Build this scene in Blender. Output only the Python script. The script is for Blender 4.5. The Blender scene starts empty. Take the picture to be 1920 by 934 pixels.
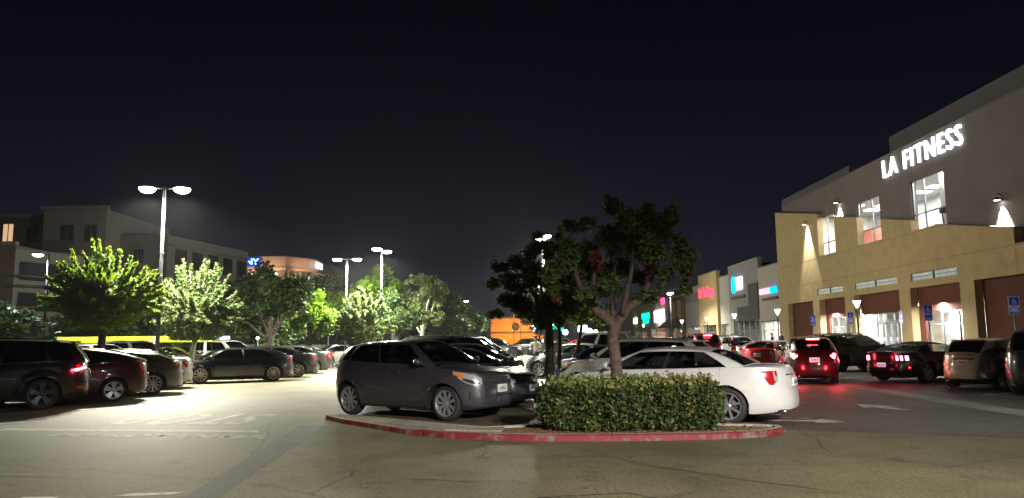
import bpy, bmesh, math, random
import numpy as np
from mathutils import Vector, Matrix
R = math.radians
rnd = random.Random(7)
sc = bpy.context.scene
col = sc.collection

# ------------------------------------------------------------------ camera
cam_d = bpy.data.cameras.new('camera'); cam = bpy.data.objects.new('camera', cam_d); col.objects.link(cam)
cam_d.sensor_width = 36; cam_d.lens = 36 * 1400 / 1920; cam_d.clip_start = 0.1; cam_d.clip_end = 3000
cam.matrix_world = (Matrix.Translation((0, 0, 1.57)) @ Matrix.Rotation(R(90 + 6.95), 4, 'X') @ Matrix.Rotation(-0.010, 4, 'Z'))
sc.camera = cam
# ------------------------------------------------------------------ night sky
w = bpy.data.worlds.new('World'); sc.world = w; w.use_nodes = True
wn, wl = w.node_tree.nodes, w.node_tree.links
for n in list(wn): wn.remove(n)
wo = wn.new('ShaderNodeOutputWorld'); bg = wn.new('ShaderNodeBackground'); tc = wn.new('ShaderNodeTexCoord')
sx = wn.new('ShaderNodeSeparateXYZ'); cr = wn.new('ShaderNodeValToRGB')
wl.new(tc.outputs['Generated'], sx.inputs[0]); wl.new(sx.outputs['Z'], cr.inputs[0]); wl.new(cr.outputs[0], bg.inputs[0]); wl.new(bg.outputs[0], wo.inputs[0])
e = cr.color_ramp.elements
e[0].position = 0.0; e[0].color = (.018, .0185, .026, 1)
e[1].position = 0.45; e[1].color = (.0010, .0012, .0036, 1)
for p, c in ((.07, (.0130, .0138, .0215)), (.16, (.0065, .0070, .0128)), (.28, (.0026, .0030, .0070))):
    k = e.new(p); k.color = (*c, 1)
bg.inputs[1].default_value = 1.0
sc.view_settings.view_transform = 'Standard'; sc.view_settings.look = 'None'; sc.view_settings.exposure = 0; sc.view_settings.gamma = 1
sc.cycles.use_denoising = True
try: sc.cycles.denoiser = 'OPENIMAGEDENOISE'
except Exception: pass
sc.cycles.max_bounces = 5; sc.cycles.diffuse_bounces = 2; sc.cycles.glossy_bounces = 3; sc.cycles.transmission_bounces = 4
sc.cycles.transparent_max_bounces = 10; sc.cycles.caustics_reflective = False; sc.cycles.caustics_refractive = False
sc.cycles.sample_clamp_indirect = 4; sc.cycles.sample_clamp_direct = 0; sc.cycles.volume_bounces = 0

# ------------------------------------------------------------------ materials
def newmat(name):
    m = bpy.data.materials.new(name); m.use_nodes = True
    n, l = m.node_tree.nodes, m.node_tree.links
    return m, n, l, n['Principled BSDF']
def pbr(name, c, rough=.6, metal=0, coat=0, spec=.5, noise=0, nscale=6, bump=0, bscale=60, em=None, ems=0):
    m, n, l, b = newmat(name)
    b.inputs['Base Color'].default_value = (*c, 1); b.inputs['Roughness'].default_value = rough
    b.inputs['Metallic'].default_value = metal; b.inputs['Coat Weight'].default_value = coat
    b.inputs['Coat Roughness'].default_value = .04; b.inputs['Specular IOR Level'].default_value = spec
    if em: b.inputs['Emission Color'].default_value = (*em, 1); b.inputs['Emission Strength'].default_value = ems
    t = None
    if noise or bump: t = n.new('ShaderNodeTexCoord')
    if noise:
        x = n.new('ShaderNodeTexNoise'); x.inputs['Scale'].default_value = nscale; x.inputs['Detail'].default_value = 6
        l.new(t.outputs['Object'], x.inputs['Vector'])
        r = n.new('ShaderNodeValToRGB'); r.color_ramp.elements[0].position = .3; r.color_ramp.elements[1].position = .7
        r.color_ramp.elements[0].color = (*[v * (1 - noise) for v in c], 1); r.color_ramp.elements[1].color = (*[min(1, v * (1 + noise)) for v in c], 1)
        l.new(x.outputs['Fac'], r.inputs[0]); l.new(r.outputs[0], b.inputs['Base Color'])
    if bump:
        y = n.new('ShaderNodeTexNoise'); y.inputs['Scale'].default_value = bscale; y.inputs['Detail'].default_value = 4
        l.new(t.outputs['Object'], y.inputs['Vector'])
        bp = n.new('ShaderNodeBump'); bp.inputs['Strength'].default_value = bump; bp.inputs['Distance'].default_value = .02
        l.new(y.outputs['Fac'], bp.inputs['Height']); l.new(bp.outputs[0], b.inputs['Normal'])
    return m
def glass(name, tint, rough=.03, ior=1.5):
    m, n, l, b = newmat(name); n.remove(b)
    o = n['Material Output']; mx = n.new('ShaderNodeMixShader'); tr = n.new('ShaderNodeBsdfTransparent'); g = n.new('ShaderNodeBsdfGlossy')
    lw = n.new('ShaderNodeLayerWeight'); lw.inputs[0].default_value = .5; pw = n.new('ShaderNodeMath'); pw.operation = 'POWER'; pw.inputs[1].default_value = 4.2
    fr = n.new('ShaderNodeMath'); fr.operation = 'MULTIPLY_ADD'; fr.inputs[1].default_value = .8; fr.inputs[2].default_value = .045
    l.new(lw.outputs['Facing'], pw.inputs[0]); l.new(pw.outputs[0], fr.inputs[0])
    tr.inputs[0].default_value = (*tint, 1); g.inputs[0].default_value = (1, 1, 1, 1); g.inputs['Roughness'].default_value = rough
    l.new(fr.outputs[0], mx.inputs[0]); l.new(tr.outputs[0], mx.inputs[1]); l.new(g.outputs[0], mx.inputs[2]); l.new(mx.outputs[0], o.inputs[0])
    return m
def emit(name, c, s):
    m, n, l, b = newmat(name); n.remove(b); em = n.new('ShaderNodeEmission')
    em.inputs[0].default_value = (*c, 1); em.inputs[1].default_value = s; l.new(em.outputs[0], n['Material Output'].inputs[0]); return m
def leafmat(name, cols, trans=.35, rough=.45):
    m, n, l, b = newmat(name)
    g = n.new('ShaderNodeNewGeometry'); r = n.new('ShaderNodeValToRGB'); l.new(g.outputs['Random Per Island'], r.inputs[0])
    el = r.color_ramp.elements; el[0].position = 0; el[0].color = (*cols[0], 1); el[1].position = 1; el[1].color = (*cols[-1], 1)
    for i, c in enumerate(cols[1:-1]):
        k = el.new((i + 1) / (len(cols) - 1)); k.color = (*c, 1)
    l.new(r.outputs[0], b.inputs['Base Color']); b.inputs['Roughness'].default_value = rough; b.inputs['Specular IOR Level'].default_value = .2
    t = n.new('ShaderNodeBsdfTranslucent'); l.new(r.outputs[0], t.inputs[0])
    mx = n.new('ShaderNodeMixShader'); mx.inputs[0].default_value = trans
    l.new(b.outputs[0], mx.inputs[1]); l.new(t.outputs[0], mx.inputs[2]); l.new(mx.outputs[0], n['Material Output'].inputs[0]); return m
def asphalt(name, c, patch=(.62, 1.42), rough=.66, crack=True, agg=.7):
    m, n, l, b = newmat(name)
    t = n.new('ShaderNodeTexCoord')
    def noise(s, d=5, rr=.6):
        x = n.new('ShaderNodeTexNoise'); x.inputs['Scale'].default_value = s; x.inputs['Detail'].default_value = d; x.inputs['Roughness'].default_value = rr
        l.new(t.outputs['Object'], x.inputs['Vector']); return x
    big = noise(.35, 7, .7); fine = noise(24, 4, .75); mid = noise(1.7, 7, .75)
    r1 = n.new('ShaderNodeMapRange'); r1.inputs[1].default_value = .3; r1.inputs[2].default_value = .7; r1.inputs[3].default_value = patch[0]; r1.inputs[4].default_value = patch[1]
    l.new(big.outputs['Fac'], r1.inputs[0])
    r2 = n.new('ShaderNodeMapRange'); r2.inputs[1].default_value = .3; r2.inputs[2].default_value = .72; r2.inputs[3].default_value = 1 - agg; r2.inputs[4].default_value = 1 + agg
    l.new(fine.outputs['Fac'], r2.inputs[0])
    r3 = n.new('ShaderNodeMapRange'); r3.inputs[1].default_value = .30; r3.inputs[2].default_value = .46; r3.inputs[3].default_value = .42; r3.inputs[4].default_value = 1
    l.new(mid.outputs['Fac'], r3.inputs[0])
    def mul(a, bb):
        x = n.new('ShaderNodeMath'); x.operation = 'MULTIPLY'; l.new(a, x.inputs[0]); l.new(bb, x.inputs[1]); return x.outputs[0]
    v = mul(mul(r1.outputs[0], r2.outputs[0]), r3.outputs[0])
    if crack:
        vo = n.new('ShaderNodeTexVoronoi'); vo.feature = 'DISTANCE_TO_EDGE'; vo.inputs['Scale'].default_value = .22
        wv = n.new('ShaderNodeTexNoise'); wv.inputs['Scale'].default_value = 1.6; wv.inputs['Detail'].default_value = 5; l.new(t.outputs['Object'], wv.inputs['Vector'])
        mm = n.new('ShaderNodeMix'); mm.data_type = 'VECTOR'; mm.inputs[0].default_value = .25
        l.new(t.outputs['Object'], mm.inputs[4]); l.new(wv.outputs['Color'], mm.inputs[5]); l.new(mm.outputs[1], vo.inputs['Vector'])
        r4 = n.new('ShaderNodeMapRange'); r4.inputs[1].default_value = .0008; r4.inputs[2].default_value = .0032; r4.inputs[3].default_value = .35; r4.inputs[4].default_value = 1
        l.new(vo.outputs['Distance'], r4.inputs[0]); v = mul(v, r4.outputs[0])
    cc = n.new('ShaderNodeMix'); cc.data_type = 'RGBA'; cc.blend_type = 'MULTIPLY'; cc.inputs[0].default_value = 1; cc.inputs[6].default_value = (*c, 1)
    cb = n.new('ShaderNodeCombineColor'); [l.new(v, cb.inputs[i]) for i in range(3)]
    l.new(cb.outputs[0], cc.inputs[7]); l.new(cc.outputs[2], b.inputs['Base Color'])
    b.inputs['Roughness'].default_value = rough; b.inputs['Specular IOR Level'].default_value = .36
    bp = n.new('ShaderNodeBump'); bp.inputs['Strength'].default_value = .5; bp.inputs['Distance'].default_value = .006
    l.new(fine.outputs['Fac'], bp.inputs['Height']); l.new(bp.outputs[0], b.inputs['Normal'])
    return m
def worn(name, c, under=(.06, .058, .05), scale=5, lo=.42, hi=.55, rough=.66):
    m, n, l, b = newmat(name); t = n.new('ShaderNodeTexCoord'); x = n.new('ShaderNodeTexNoise'); x.inputs['Scale'].default_value = scale
    x.inputs['Detail'].default_value = 9; x.inputs['Roughness'].default_value = .75; l.new(t.outputs['Object'], x.inputs['Vector'])
    r = n.new('ShaderNodeValToRGB'); r.color_ramp.elements[0].position = lo; r.color_ramp.elements[1].position = hi
    r.color_ramp.elements[0].color = (*under, 1); r.color_ramp.elements[1].color = (*c, 1); l.new(x.outputs['Fac'], r.inputs[0])
    l.new(r.outputs[0], b.inputs['Base Color']); b.inputs['Roughness'].default_value = rough; b.inputs['Specular IOR Level'].default_value = .36; return m

M = {}
def mat(k, *a, f=pbr, **kw):
    if k not in M: M[k] = f(k, *a, **kw)
    return M[k]
mat('asphalt', (.108, .096, .052), f=asphalt)
mat('asphalt_dark', (.072, .066, .056), f=asphalt, rough=.62)
mat('asphalt_patch', (.062, .060, .048), f=asphalt, crack=False)
mat('gutter_concrete', (.20, .185, .16), f=asphalt, crack=False, agg=.25)
mat('kerb_concrete', (.25, .23, .18), f=asphalt, crack=False, agg=.3)
mat('red_paint', (.15, .014, .017), f=worn, under=(.13, .10, .082), lo=.41, hi=.48, scale=3.2)
mat('white_paint', (.50, .48, .41), f=worn, under=(.13, .12, .085), lo=.38, hi=.54, scale=4)
mat('white_paint_worn', (.42, .40, .33), f=worn, under=(.11, .10, .07), lo=.38, hi=.56, scale=5)
mat('tar', (.025, .024, .022), rough=.5)
mat('mulch', (.16, .085, .045), rough=.9, noise=.5, nscale=30, bump=1, bscale=40)
mat('dark_plastic', (.018, .018, .02), rough=.5)
mat('rubber', (.02, .02, .021), rough=.75)
mat('rim_silver', (.46, .46, .48), rough=.35, metal=.7)
mat('rim_dark', (.06, .06, .065), rough=.35, metal=.6)
mat('chrome', (.8, .8, .82), rough=.12, metal=1)
mat('interior', (.03, .028, .03), rough=.8)
mat('seat_fabric', (.09, .08, .075), rough=.85)
mat('car_glass', (.22, .25, .24), f=glass)
mat('clear_car_glass', (.52, .60, .57), f=glass)
mat('tinted_glass', (.03, .032, .035), f=glass)
mat('shop_glass', (.85, .88, .88), f=glass, rough=.01)
mat('lens_clear', (.75, .77, .8), rough=.12, metal=.55, coat=1)
mat('lens_smoked', (.05, .052, .06), rough=.15, metal=.3, coat=1)
mat('lens_amber', (.75, .22, .02), rough=.2, coat=1)
mat('lens_red', (.42, .006, .012), rough=.15, coat=1)
mat('red_lit', (1, .02, .045), 9, f=emit)
mat('red_lit_hot', (1, .10, .16), 26, f=emit)
mat('plate', (.72, .70, .68), rough=.4)
mat('plate_ink', (.12, .10, .18), rough=.5)
mat('plate_lit', (.7, .7, .72), rough=.4, em=(.75, .68, .85), ems=.55)
mat('plate_warm', (.62, .45, .33), rough=.4)

# ------------------------------------------------------------------ helpers
def setp(o, label=None, cat=None, group=None, kind=None):
    if label: o['label'] = label
    if cat: o['category'] = cat
    if group: o['group'] = group
    if kind: o['kind'] = kind
    return o
def link(name, me, m=None, parent=None, loc=None):
    o = bpy.data.objects.new(name, me)
    if m is not None and me is not None and not me.materials:
        for x in (m if isinstance(m, (list, tuple)) else [m]): me.materials.append(x)
    if parent: o.parent = parent
    if loc: o.location = loc
    col.objects.link(o); return o
def empty(name, loc=(0, 0, 0), rz=0, label=None, cat=None, group=None):
    o = bpy.data.objects.new(name, None); o.empty_display_size = .2; o.location = loc; o.rotation_euler = (0, 0, rz); col.objects.link(o)
    return setp(o, label, cat, group)
def copy_tree(o, parent=None):
    c = o.copy(); col.objects.link(c)
    if parent: c.parent = parent
    for ch in KIDS.get(o.name, [x for x in bpy.data.objects if x.parent == o]): copy_tree(ch, c)
    return c
KIDS = {}
def index_kids():
    KIDS.clear()
    for x in bpy.data.objects:
        KIDS.setdefault(x.name, [])
        if x.parent: KIDS.setdefault(x.parent.name, []).append(x)
class MB:
    """collects shapes into one mesh"""
    def __init__(s): s.v = []; s.f = []; s.mi = []; s.sm = []
    def add(s, vs, fs, mi=0, sm=False):
        k = len(s.v); s.v += [tuple(v) for v in vs]; s.f += [tuple(i + k for i in f) for f in fs]; s.mi += [mi] * len(fs); s.sm += [sm] * len(fs); return s
    def box(s, x0, x1, y0, y1, z0, z1, mi=0, T=None):
        vs = [(x, y, z) for x in (x0, x1) for y in (y0, y1) for z in (z0, z1)]
        if T: vs = [tuple(T @ Vector(v)) for v in vs]
        return s.add(vs, [(0, 1, 3, 2), (4, 6, 7, 5), (0, 4, 5, 1), (2, 3, 7, 6), (0, 2, 6, 4), (1, 5, 7, 3)], mi)
    def bbox(s, x0, x1, y0, y1, z0, z1, b=.01, mi=0, T=None):
        bm = bmesh.new(); bmesh.ops.create_cube(bm, size=1)
        for v in bm.verts: v.co = Vector(((x0 + x1) / 2 + v.co.x * (x1 - x0), (y0 + y1) / 2 + v.co.y * (y1 - y0), (z0 + z1) / 2 + v.co.z * (z1 - z0)))
        bmesh.ops.bevel(bm, geom=bm.edges[:], offset=b, segments=2, affect='EDGES', profile=.5)
        vs = [(T @ v.co if T else v.co) for v in bm.verts]; bm.verts.index_update()
        s.add(vs, [[v.index for v in f.verts] for f in bm.faces], mi, True); bm.free(); return s
    def prism(s, pts, z0, z1, mi=0):
        n = len(pts); vs = [(x, y, z0) for x, y in pts] + [(x, y, z1) for x, y in pts]
        return s.add(vs, [tuple(range(n))[::-1], tuple(range(n, 2 * n))] + [(i, (i + 1) % n, n + (i + 1) % n, n + i) for i in range(n)], mi)
    def wallpoly(s, pts, x0, x1, mi=0):
        """outline given in (y, z), thickness along x"""
        n = len(pts); vs = [(x0, y, z) for y, z in pts] + [(x1, y, z) for y, z in pts]
        return s.add(vs, [tuple(range(n)), tuple(range(n, 2 * n))[::-1]] + [(i, n + i, n + (i + 1) % n, (i + 1) % n) for i in range(n)], mi)
    def tube(s, pts, rs, seg=8, mi=0, cap=True):
        pts = [Vector(p) for p in pts]; n = len(pts)
        if not isinstance(rs, (list, tuple)): rs = [rs] * n
        vs = []; ref = None
        for i, p in enumerate(pts):
            d = (pts[min(i + 1, n - 1)] - pts[max(i - 1, 0)]).normalized()
            if ref is None: ref = Vector((1, 0, 0)) if abs(d.x) < .9 else Vector((0, 1, 0))
            a = (ref - d * ref.dot(d)).normalized(); b = d.cross(a); ref = a
            for k in range(seg):
                t = 2 * math.pi * k / seg; vs.append(p + (a * math.cos(t) + b * math.sin(t)) * rs[i])
        fs = [(i * seg + k, i * seg + (k + 1) % seg, (i + 1) * seg + (k + 1) % seg, (i + 1) * seg + k) for i in range(n - 1) for k in range(seg)]
        if cap: fs += [tuple(range(seg))[::-1], tuple(range((n - 1) * seg, n * seg))]
        return s.add(vs, fs, mi, True)
    def lathe(s, prof, seg=24, T=None, mi=0, sm=True):
        """profile (radius, height) turned about z, then moved by T"""
        vs = []
        for r, z in prof:
            for k in range(seg):
                t = 2 * math.pi * k / seg; v = Vector((r * math.cos(t), r * math.sin(t), z)); vs.append(T @ v if T else v)
        n = len(prof)
        return s.add(vs, [(i * seg + k, i * seg + (k + 1) % seg, (i + 1) * seg + (k + 1) % seg, (i + 1) * seg + k) for i in range(n - 1) for k in range(seg)], mi, sm)
    def ball(s, c, r, seg=12, mi=0):
        if not isinstance(r, (tuple, list)): r = (r, r, r)
        prof = [(math.sin(math.pi * i / 8), -math.cos(math.pi * i / 8)) for i in range(9)]
        return s.lathe(prof, seg, Matrix.Translation(c) @ Matrix.Diagonal((*r, 1)), mi)
    def mesh(s, name):
        me = bpy.data.meshes.new(name); me.from_pydata(s.v, [], s.f)
        me.polygons.foreach_set('use_smooth', s.sm); me.polygons.foreach_set('material_index', s.mi); me.update(); return me
    def build(s, name, m, parent=None, loc=None, fix=False, bevel=0, angle=None):
        me = s.mesh(name)
        if fix or bevel:
            bm = bmesh.new(); bm.from_mesh(me)
            if bevel: bmesh.ops.bevel(bm, geom=bm.edges[:], offset=bevel, segments=2, affect='EDGES')
            bmesh.ops.recalc_face_normals(bm, faces=bm.faces[:]); bm.to_mesh(me); bm.free()
        if angle: me.set_sharp_from_angle(angle=R(angle))
        return link(name, me, m, parent, loc)
def txt(s, size, ext=.01, bold=0, align='CENTER', space=1.0):
    cu = bpy.data.curves.new('t', 'FONT'); cu.body = s; cu.size = size; cu.extrude = ext; cu.offset = bold; cu.align_x = align; cu.align_y = 'CENTER'; cu.space_character = space
    cu.resolution_u = 3
    o = bpy.data.objects.new('t', cu); col.objects.link(o); bpy.context.view_layer.update()
    me = bpy.data.meshes.new_from_object(o.evaluated_get(bpy.context.evaluated_depsgraph_get()))
    bpy.data.objects.remove(o); bpy.data.curves.remove(cu); me.materials.clear(); return me
def text_obj(name, s, size, m, T, parent=None, ext=.01, bold=0, sxy=(1, 1), space=1.0):
    """lettering; T puts text plane (x right, y up) in the world"""
    me = txt(s, size, ext, bold, space=space); me.transform(T @ Matrix.Diagonal((sxy[0], sxy[1], 1, 1))); me.name = name
    return link(name, me, m, parent)
def TW(x, y, z):   # lettering on a wall facing -x, read left (far) to right (near)
    return Matrix(((0, 0, -1, x), (-1, 0, 0, y), (0, 1, 0, z), (0, 0, 0, 1)))
def TF(x, y, z):   # lettering facing -y (towards the camera)
    return Matrix(((1, 0, 0, x), (0, 0, -1, y), (0, 1, 0, z), (0, 0, 0, 1)))
def light(name, kind, loc, P, c=(1, 1, 1), parent=None, rad=.1, spot=None, blend=.5, aim=None, size=None):
    d = bpy.data.lights.new(name, kind); d.energy = P; d.color = c
    if kind in ('POINT', 'SPOT'): d.shadow_soft_size = rad
    if kind == 'SPOT': d.spot_size = R(spot or 160); d.spot_blend = blend
    if kind == 'AREA':
        d.shape = 'RECTANGLE'; d.size, d.size_y = size
    o = bpy.data.objects.new(name, d); o.location = loc
    if aim: o.rotation_euler = Vector(aim).to_track_quat('-Z', 'Y').to_euler()
    if parent: o.parent = parent
    col.objects.link(o); return o

# ------------------------------------------------------------------ car builder
def interp(tab, x): return float(np.interp(x, [p[0] for p in tab], [p[1] for p in tab]))
def smoothtab(tab, it=2):
    """rounds off a poly-line table by corner cutting"""
    for _ in range(it):
        o = [tab[0]]
        for a, b in zip(tab[:-1], tab[1:]):
            o.append(tuple(.75 * p + .25 * q for p, q in zip(a, b))); o.append(tuple(.25 * p + .75 * q for p, q in zip(a, b)))
        o.append(tab[-1]); tab = o
    return tab
def wheel_parts(Rt, wid, nsp, style, rim_mat, parent, loc, yaw):
    """a wheel whose axle runs along y; outer face looks to -y when yaw = 0"""
    k = MB(); T = Matrix.Rotation(R(90), 4, 'X')
    rr = Rt * .735
    prof = [(rr, -wid / 2 + .01), (rr + .02, -wid / 2), (Rt - .03, -wid / 2 + .005), (Rt - .008, -wid / 2 + .025), (Rt, -wid / 2 + .05), (Rt, wid / 2 - .05), (Rt - .008, wid / 2 - .025), (Rt - .03, wid / 2 - .005), (rr + .02, wid / 2), (rr, wid / 2 - .01)]
    k.lathe(prof, 36, T)
    for a in (-.035, 0, .035): k.lathe([(Rt + .001, a - .004), (Rt - .006, a), (Rt + .001, a + .004)], 36, T, 0)
    t = k.build('wheel', M['rubber'], parent, loc, fix=True); t.rotation_euler = (0, 0, yaw)
    r = MB()   # after T, profile height z becomes -y
    o = wid / 2
    r.lathe([(rr + .004, o - .004), (rr - .012, o - .002), (rr - .022, o - .014), (rr - .03, o - .05), (rr - .035, -o + .02)], 36, T)
    r.lathe([(.001, o - .022), (.03, o - .022), (.05, o - .03), (.062, o - .05), (.062, o - .1)], 20, T)
    for i in range(nsp):
        th = 2 * math.pi * i / nsp + .3
        for off in ((-.06, .06) if style == 'twin' else (0,)):
            w0, w1 = (.020, .012) if style == 'twin' else ((.026, .040) if style == 'thin' else (.034, .075))
            if style == 'thin': w0, w1 = .018, .022
            if style == 'mid': w0, w1 = .020, .036
            P = []
            for rad, ww, hh in ((.045, w0, o - .03), (rr * .55, (w0 + w1) / 2, o - .020), (rr - .018, w1, o - .012)):
                t2 = th + off * (1 if rad > .1 else .3) * (rad / rr)
                c, s2 = math.cos(t2), math.sin(t2)
                for sg in (-1, 1): P.append((rad * c - sg * ww * s2, rad * s2 + sg * ww * c, hh))
                for sg in (-1, 1): P.append((rad * c - sg * ww * .8 * s2, rad * s2 + sg * ww * .8 * c, hh - .035))
            P = [T @ Vector(p) for p in P]
            F = []
            for j in (0, 1):
                a, b = 4 * j, 4 * j + 4
                F += [(a, a + 1, b + 1, b), (a + 2, b + 2, b + 3, a + 3), (a, b, b + 2, a + 2), (a + 1, a + 3, b + 3, b + 1)]
            r.add(P, F, 0, False)
    q = r.build('rim', rim_mat, t, fix=True)
    d = MB(); d.lathe([(.001, o - .085), (rr * .72, o - .085), (rr * .72, o - .11)], 24, T); d.lathe([(.001, -o + .03), (rr - .02, -o + .03)], 24, T)
    d.build('brake_disc', M['dark_plastic'], t)
    return t

def make_car(name, p, paint):
    """p: dict of dimensions; origin at the ground below the middle, nose along +x"""
    L, W, H = p['L'], p['W'], p['H']; hw = W / 2; xF, xB = L / 2, -L / 2
    Rt = p.get('R', .33); xf = xF - p['fo']; xr = xf - p['wb']
    zs = p.get('sill', .2)
    sh = smoothtab(p['shoulder'], 2)          # (x, z) of the shoulder, rear to front
    nf, nr = p.get('nf', 3.0), p.get('nr', 4.5)
    side = smoothtab(p.get('side', [(0, .90), (.12, .955), (.35, .985), (.6, 1.0), (.82, .985), (1, .94)]), 1)
    fr = smoothtab(p.get('front', [(0, .06), (.2, .0), (.45, .005), (.75, .04), (1, .12)]), 1)
    re = smoothtab(p.get('rear', [(0, .10), (.15, .01), (.4, .0), (.65, .03), (1, .06)]), 1)
    root = empty(name)
    # plan outline
    th = np.linspace(0, math.pi, 4001); co = np.cos(th)
    nn = np.where(co > 0, nf, nr); cy = np.power(np.maximum(0, 1 - np.power(np.abs(co), nn)), 1 / (0.5 * nn + .9))
    px_, py_ = co * L / 2, cy * hw
    s_ = np.concatenate([[0], np.cumsum(np.hypot(np.diff(px_), np.diff(py_)))]); S = s_[-1]      # s=0 nose centre .. S tail centre
    zref = zs
    def shz(x): return interp(sh, x)
    def surf(s, z):
        """point of the left body side at outline length s and height z"""
        c = float(np.interp(s, s_, co)); y = float(np.interp(s, s_, py_))
        x = c * L / 2
        for _ in range(2):
            q = min(1, max(0, (z - zs) / (shz(x) - zs)))
            ins = interp(fr, q) if c > 0 else interp(re, q)
            x = c * (L / 2 - ins * abs(c) ** 2.0)
        return Vector((x, y * interp(side, q), z))
    def s_at_x(x): return float(np.interp(-x, -px_, s_))
    def s_at_y(y, front): 
        k = 2000
        return float(np.interp(y, py_[:k], s_[:k])) if front else float(np.interp(y, py_[k:][::-1], s_[k:][::-1]))
    Ra = Rt + p.get('gap', .055)
    seams = p.get('seams', [])
    ss = list(np.arange(0, S, .05)) + [S]
    for xw in (xf, xr):
        for dx in np.arange(-Ra - .02, Ra + .021, .022): ss.append(s_at_x(xw + dx))
    for x in seams:
        for dx in (-.02, -.006, 0, .006, .02): ss.append(s_at_x(x + dx))
    ss = sorted(ss); o = [ss[0]]
    seam_s = {round(s_at_x(x + d), 5): abs(d) < .001 for x in seams for d in (-.006, 0, .006)}
    for s in ss[1:]:
        if s - o[-1] > .004: o.append(s)
    ss = o
    vs_ = [0, .06, .14, .24, .34, .44, .53, .62, .70, .78, .86, .92, .96, 1.0]
    nJ = len(vs_); NI = len(ss)
    clad = p.get('clad', .0)
    deckn = 7
    V = []; 
    def bot(x):
        z = zs
        for xw in (xf, xr):
            d = abs(x - xw)
            if d < Ra: z = max(z, Rt + math.sqrt(Ra * Ra - d * d))
        # ends kick up a little
        z = max(z, zs + .04 * max(0, (x - xF + .5) / .5) ** 2 + .09 * max(0, (xB + .6 - x) / .6) ** 2)
        return z
    grid = []
    for s in ss:
        c = float(np.interp(s, s_, co)); x0 = c * L / 2
        zb, zt = bot(x0), shz(surf(s, zs + .6).x)
        seam = any(abs(s_at_x(x) - s) < .0035 for x in seams)
        colm = []
        p0 = surf(s, zb); inn = Vector((p0.x, max(0, p0.y - .20), zb)) if p0.y > .5 else Vector((p0.x * .97, p0.y * .8, zb))
        colm.append(inn); 
        for v in vs_:
            q = surf(s, zb + (zt - zb) * v)
            # crease line and flared arches
            fl = 0
            for xw in (xf, xr):
                d = math.hypot(q.x - xw, q.z - Rt)
                if d < Ra + .16 and q.y > .5: fl = max(fl, p.get('flare', .016) * (1 - max(0, d - Ra) / .16) ** .7)
            if p.get('crease') and abs(q.x) < L * .40: fl += .010 * math.exp(-((q.z - p['crease']) / .035) ** 2)
            q.y += fl
            if seam and .02 < v: q.y -= .014
            colm.append(q)
        top = colm[-1]; yt = top.y; xt = top.x
        for j in range(1, deckn + 1):
            f = 1 - j / deckn
            crown = p.get('crown', .05) * min(1, yt / (hw * .5))
            colm.append(Vector((xt, yt * f, zt + crown * (1 - f * f) ** .8)))
        grid.append(colm)
    NJ = len(grid[0])
    cab = p['cabin']
    xA0, xA1, xC1, xC0 = cab['A0'], cab['A1'], cab['C1'], cab['C0']
    dr = p.get('doors', [])
    cls = {}
    def put(c, quad): cls.setdefault(c, []).append(quad)
    for i in range(NI - 1):
        for j in range(NJ - 1):
            a, b, c, d = grid[i][j], grid[i + 1][j], grid[i + 1][j + 1], grid[i][j + 1]
            m = (a + b + c + d) / 4; k = 'body'
            if j == 0: k = 'cladding'
            elif j < nJ:
                hgt = m.z
                if hgt < clad and m.y > 0: k = 'cladding'
                for n_, (x0, x1) in enumerate(dr):
                    if x0 < m.x < x1 and hgt > zs + .13 and m.y > .5: k = 'door%d' % n_
            elif xC0 + .12 < m.x < xA0 - .1 and m.y < hw - .2: k = 'liner'
            put(k, (a, b, c, d))
    def emitmesh(nm, quads, m, parent, mirror=True, sharp=38, smooth=True):
        idx = {}; vv = []; ff = []
        def vid(q):
            t = (round(q[0], 5), round(q[1], 5), round(q[2], 5))
            if t not in idx: idx[t] = len(vv); vv.append(t)
            return idx[t]
        for sg in ((1, -1) if mirror else (1,)):
            for q in quads:
                ids = [vid((v[0], v[1] * sg, v[2])) for v in q]
                ids = [v for n_, v in enumerate(ids) if v != ids[n_ - 1]]
                if len(set(ids)) < 3 or len(set(ids)) != len(ids): continue
                ff.append(ids if sg == 1 else ids[::-1])
        me = bpy.data.meshes.new(nm); me.from_pydata(vv, [], ff); me.update(); me.validate()
        me.polygons.foreach_set('use_smooth', [smooth] * len(me.polygons)); me.set_sharp_from_angle(angle=R(sharp))
        return link(nm, me, m, parent)
    # cabin: ruled sides between belt and roof rail
    yr = cab['yr']; roof = smoothtab(cab['roof'], 2)
    byaw = lambda x: max(.3, surf(s_at_x(x), shz(x) - .01).y - cab.get('inset', .035))
    us = sorted(set([0, cab.get('cpil', .07)] + [u for a, b in cab['win'] for u in (a, b)] + list(np.linspace(0, 1, 15)) + [1])); us = [us[0]] + [u for a, u in zip(us[:-1], us[1:]) if u - a > .004]
    wv0, wv1 = cab.get('v0', .05), cab.get('v1', .90)
    vs2 = [0, wv0, .2, .38, .55, .72, wv1, .96, 1]
    bowy = cab.get('bow', .035)
    def side_pt(u, v):
        xb = xC0 + u * (xA0 - xC0); xt = xC1 + u * (xA1 - xC1)
        B = Vector((xb, byaw(xb), shz(xb) - (.03 if v == 0 else .0)))
        yt = yr - cab.get('taper', .05) * (abs(u - .5) * 2) ** 3
        T_ = Vector((xt, yt, interp(roof, xt)))
        q = B.lerp(T_, v); q.y += bowy * 4 * v * (1 - v)
        # arched front and rear glass lines
        q.z += cab.get('bulge', .03) * 4 * v * (1 - v) * ((1 - u) if u < .5 else u)
        return q
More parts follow.
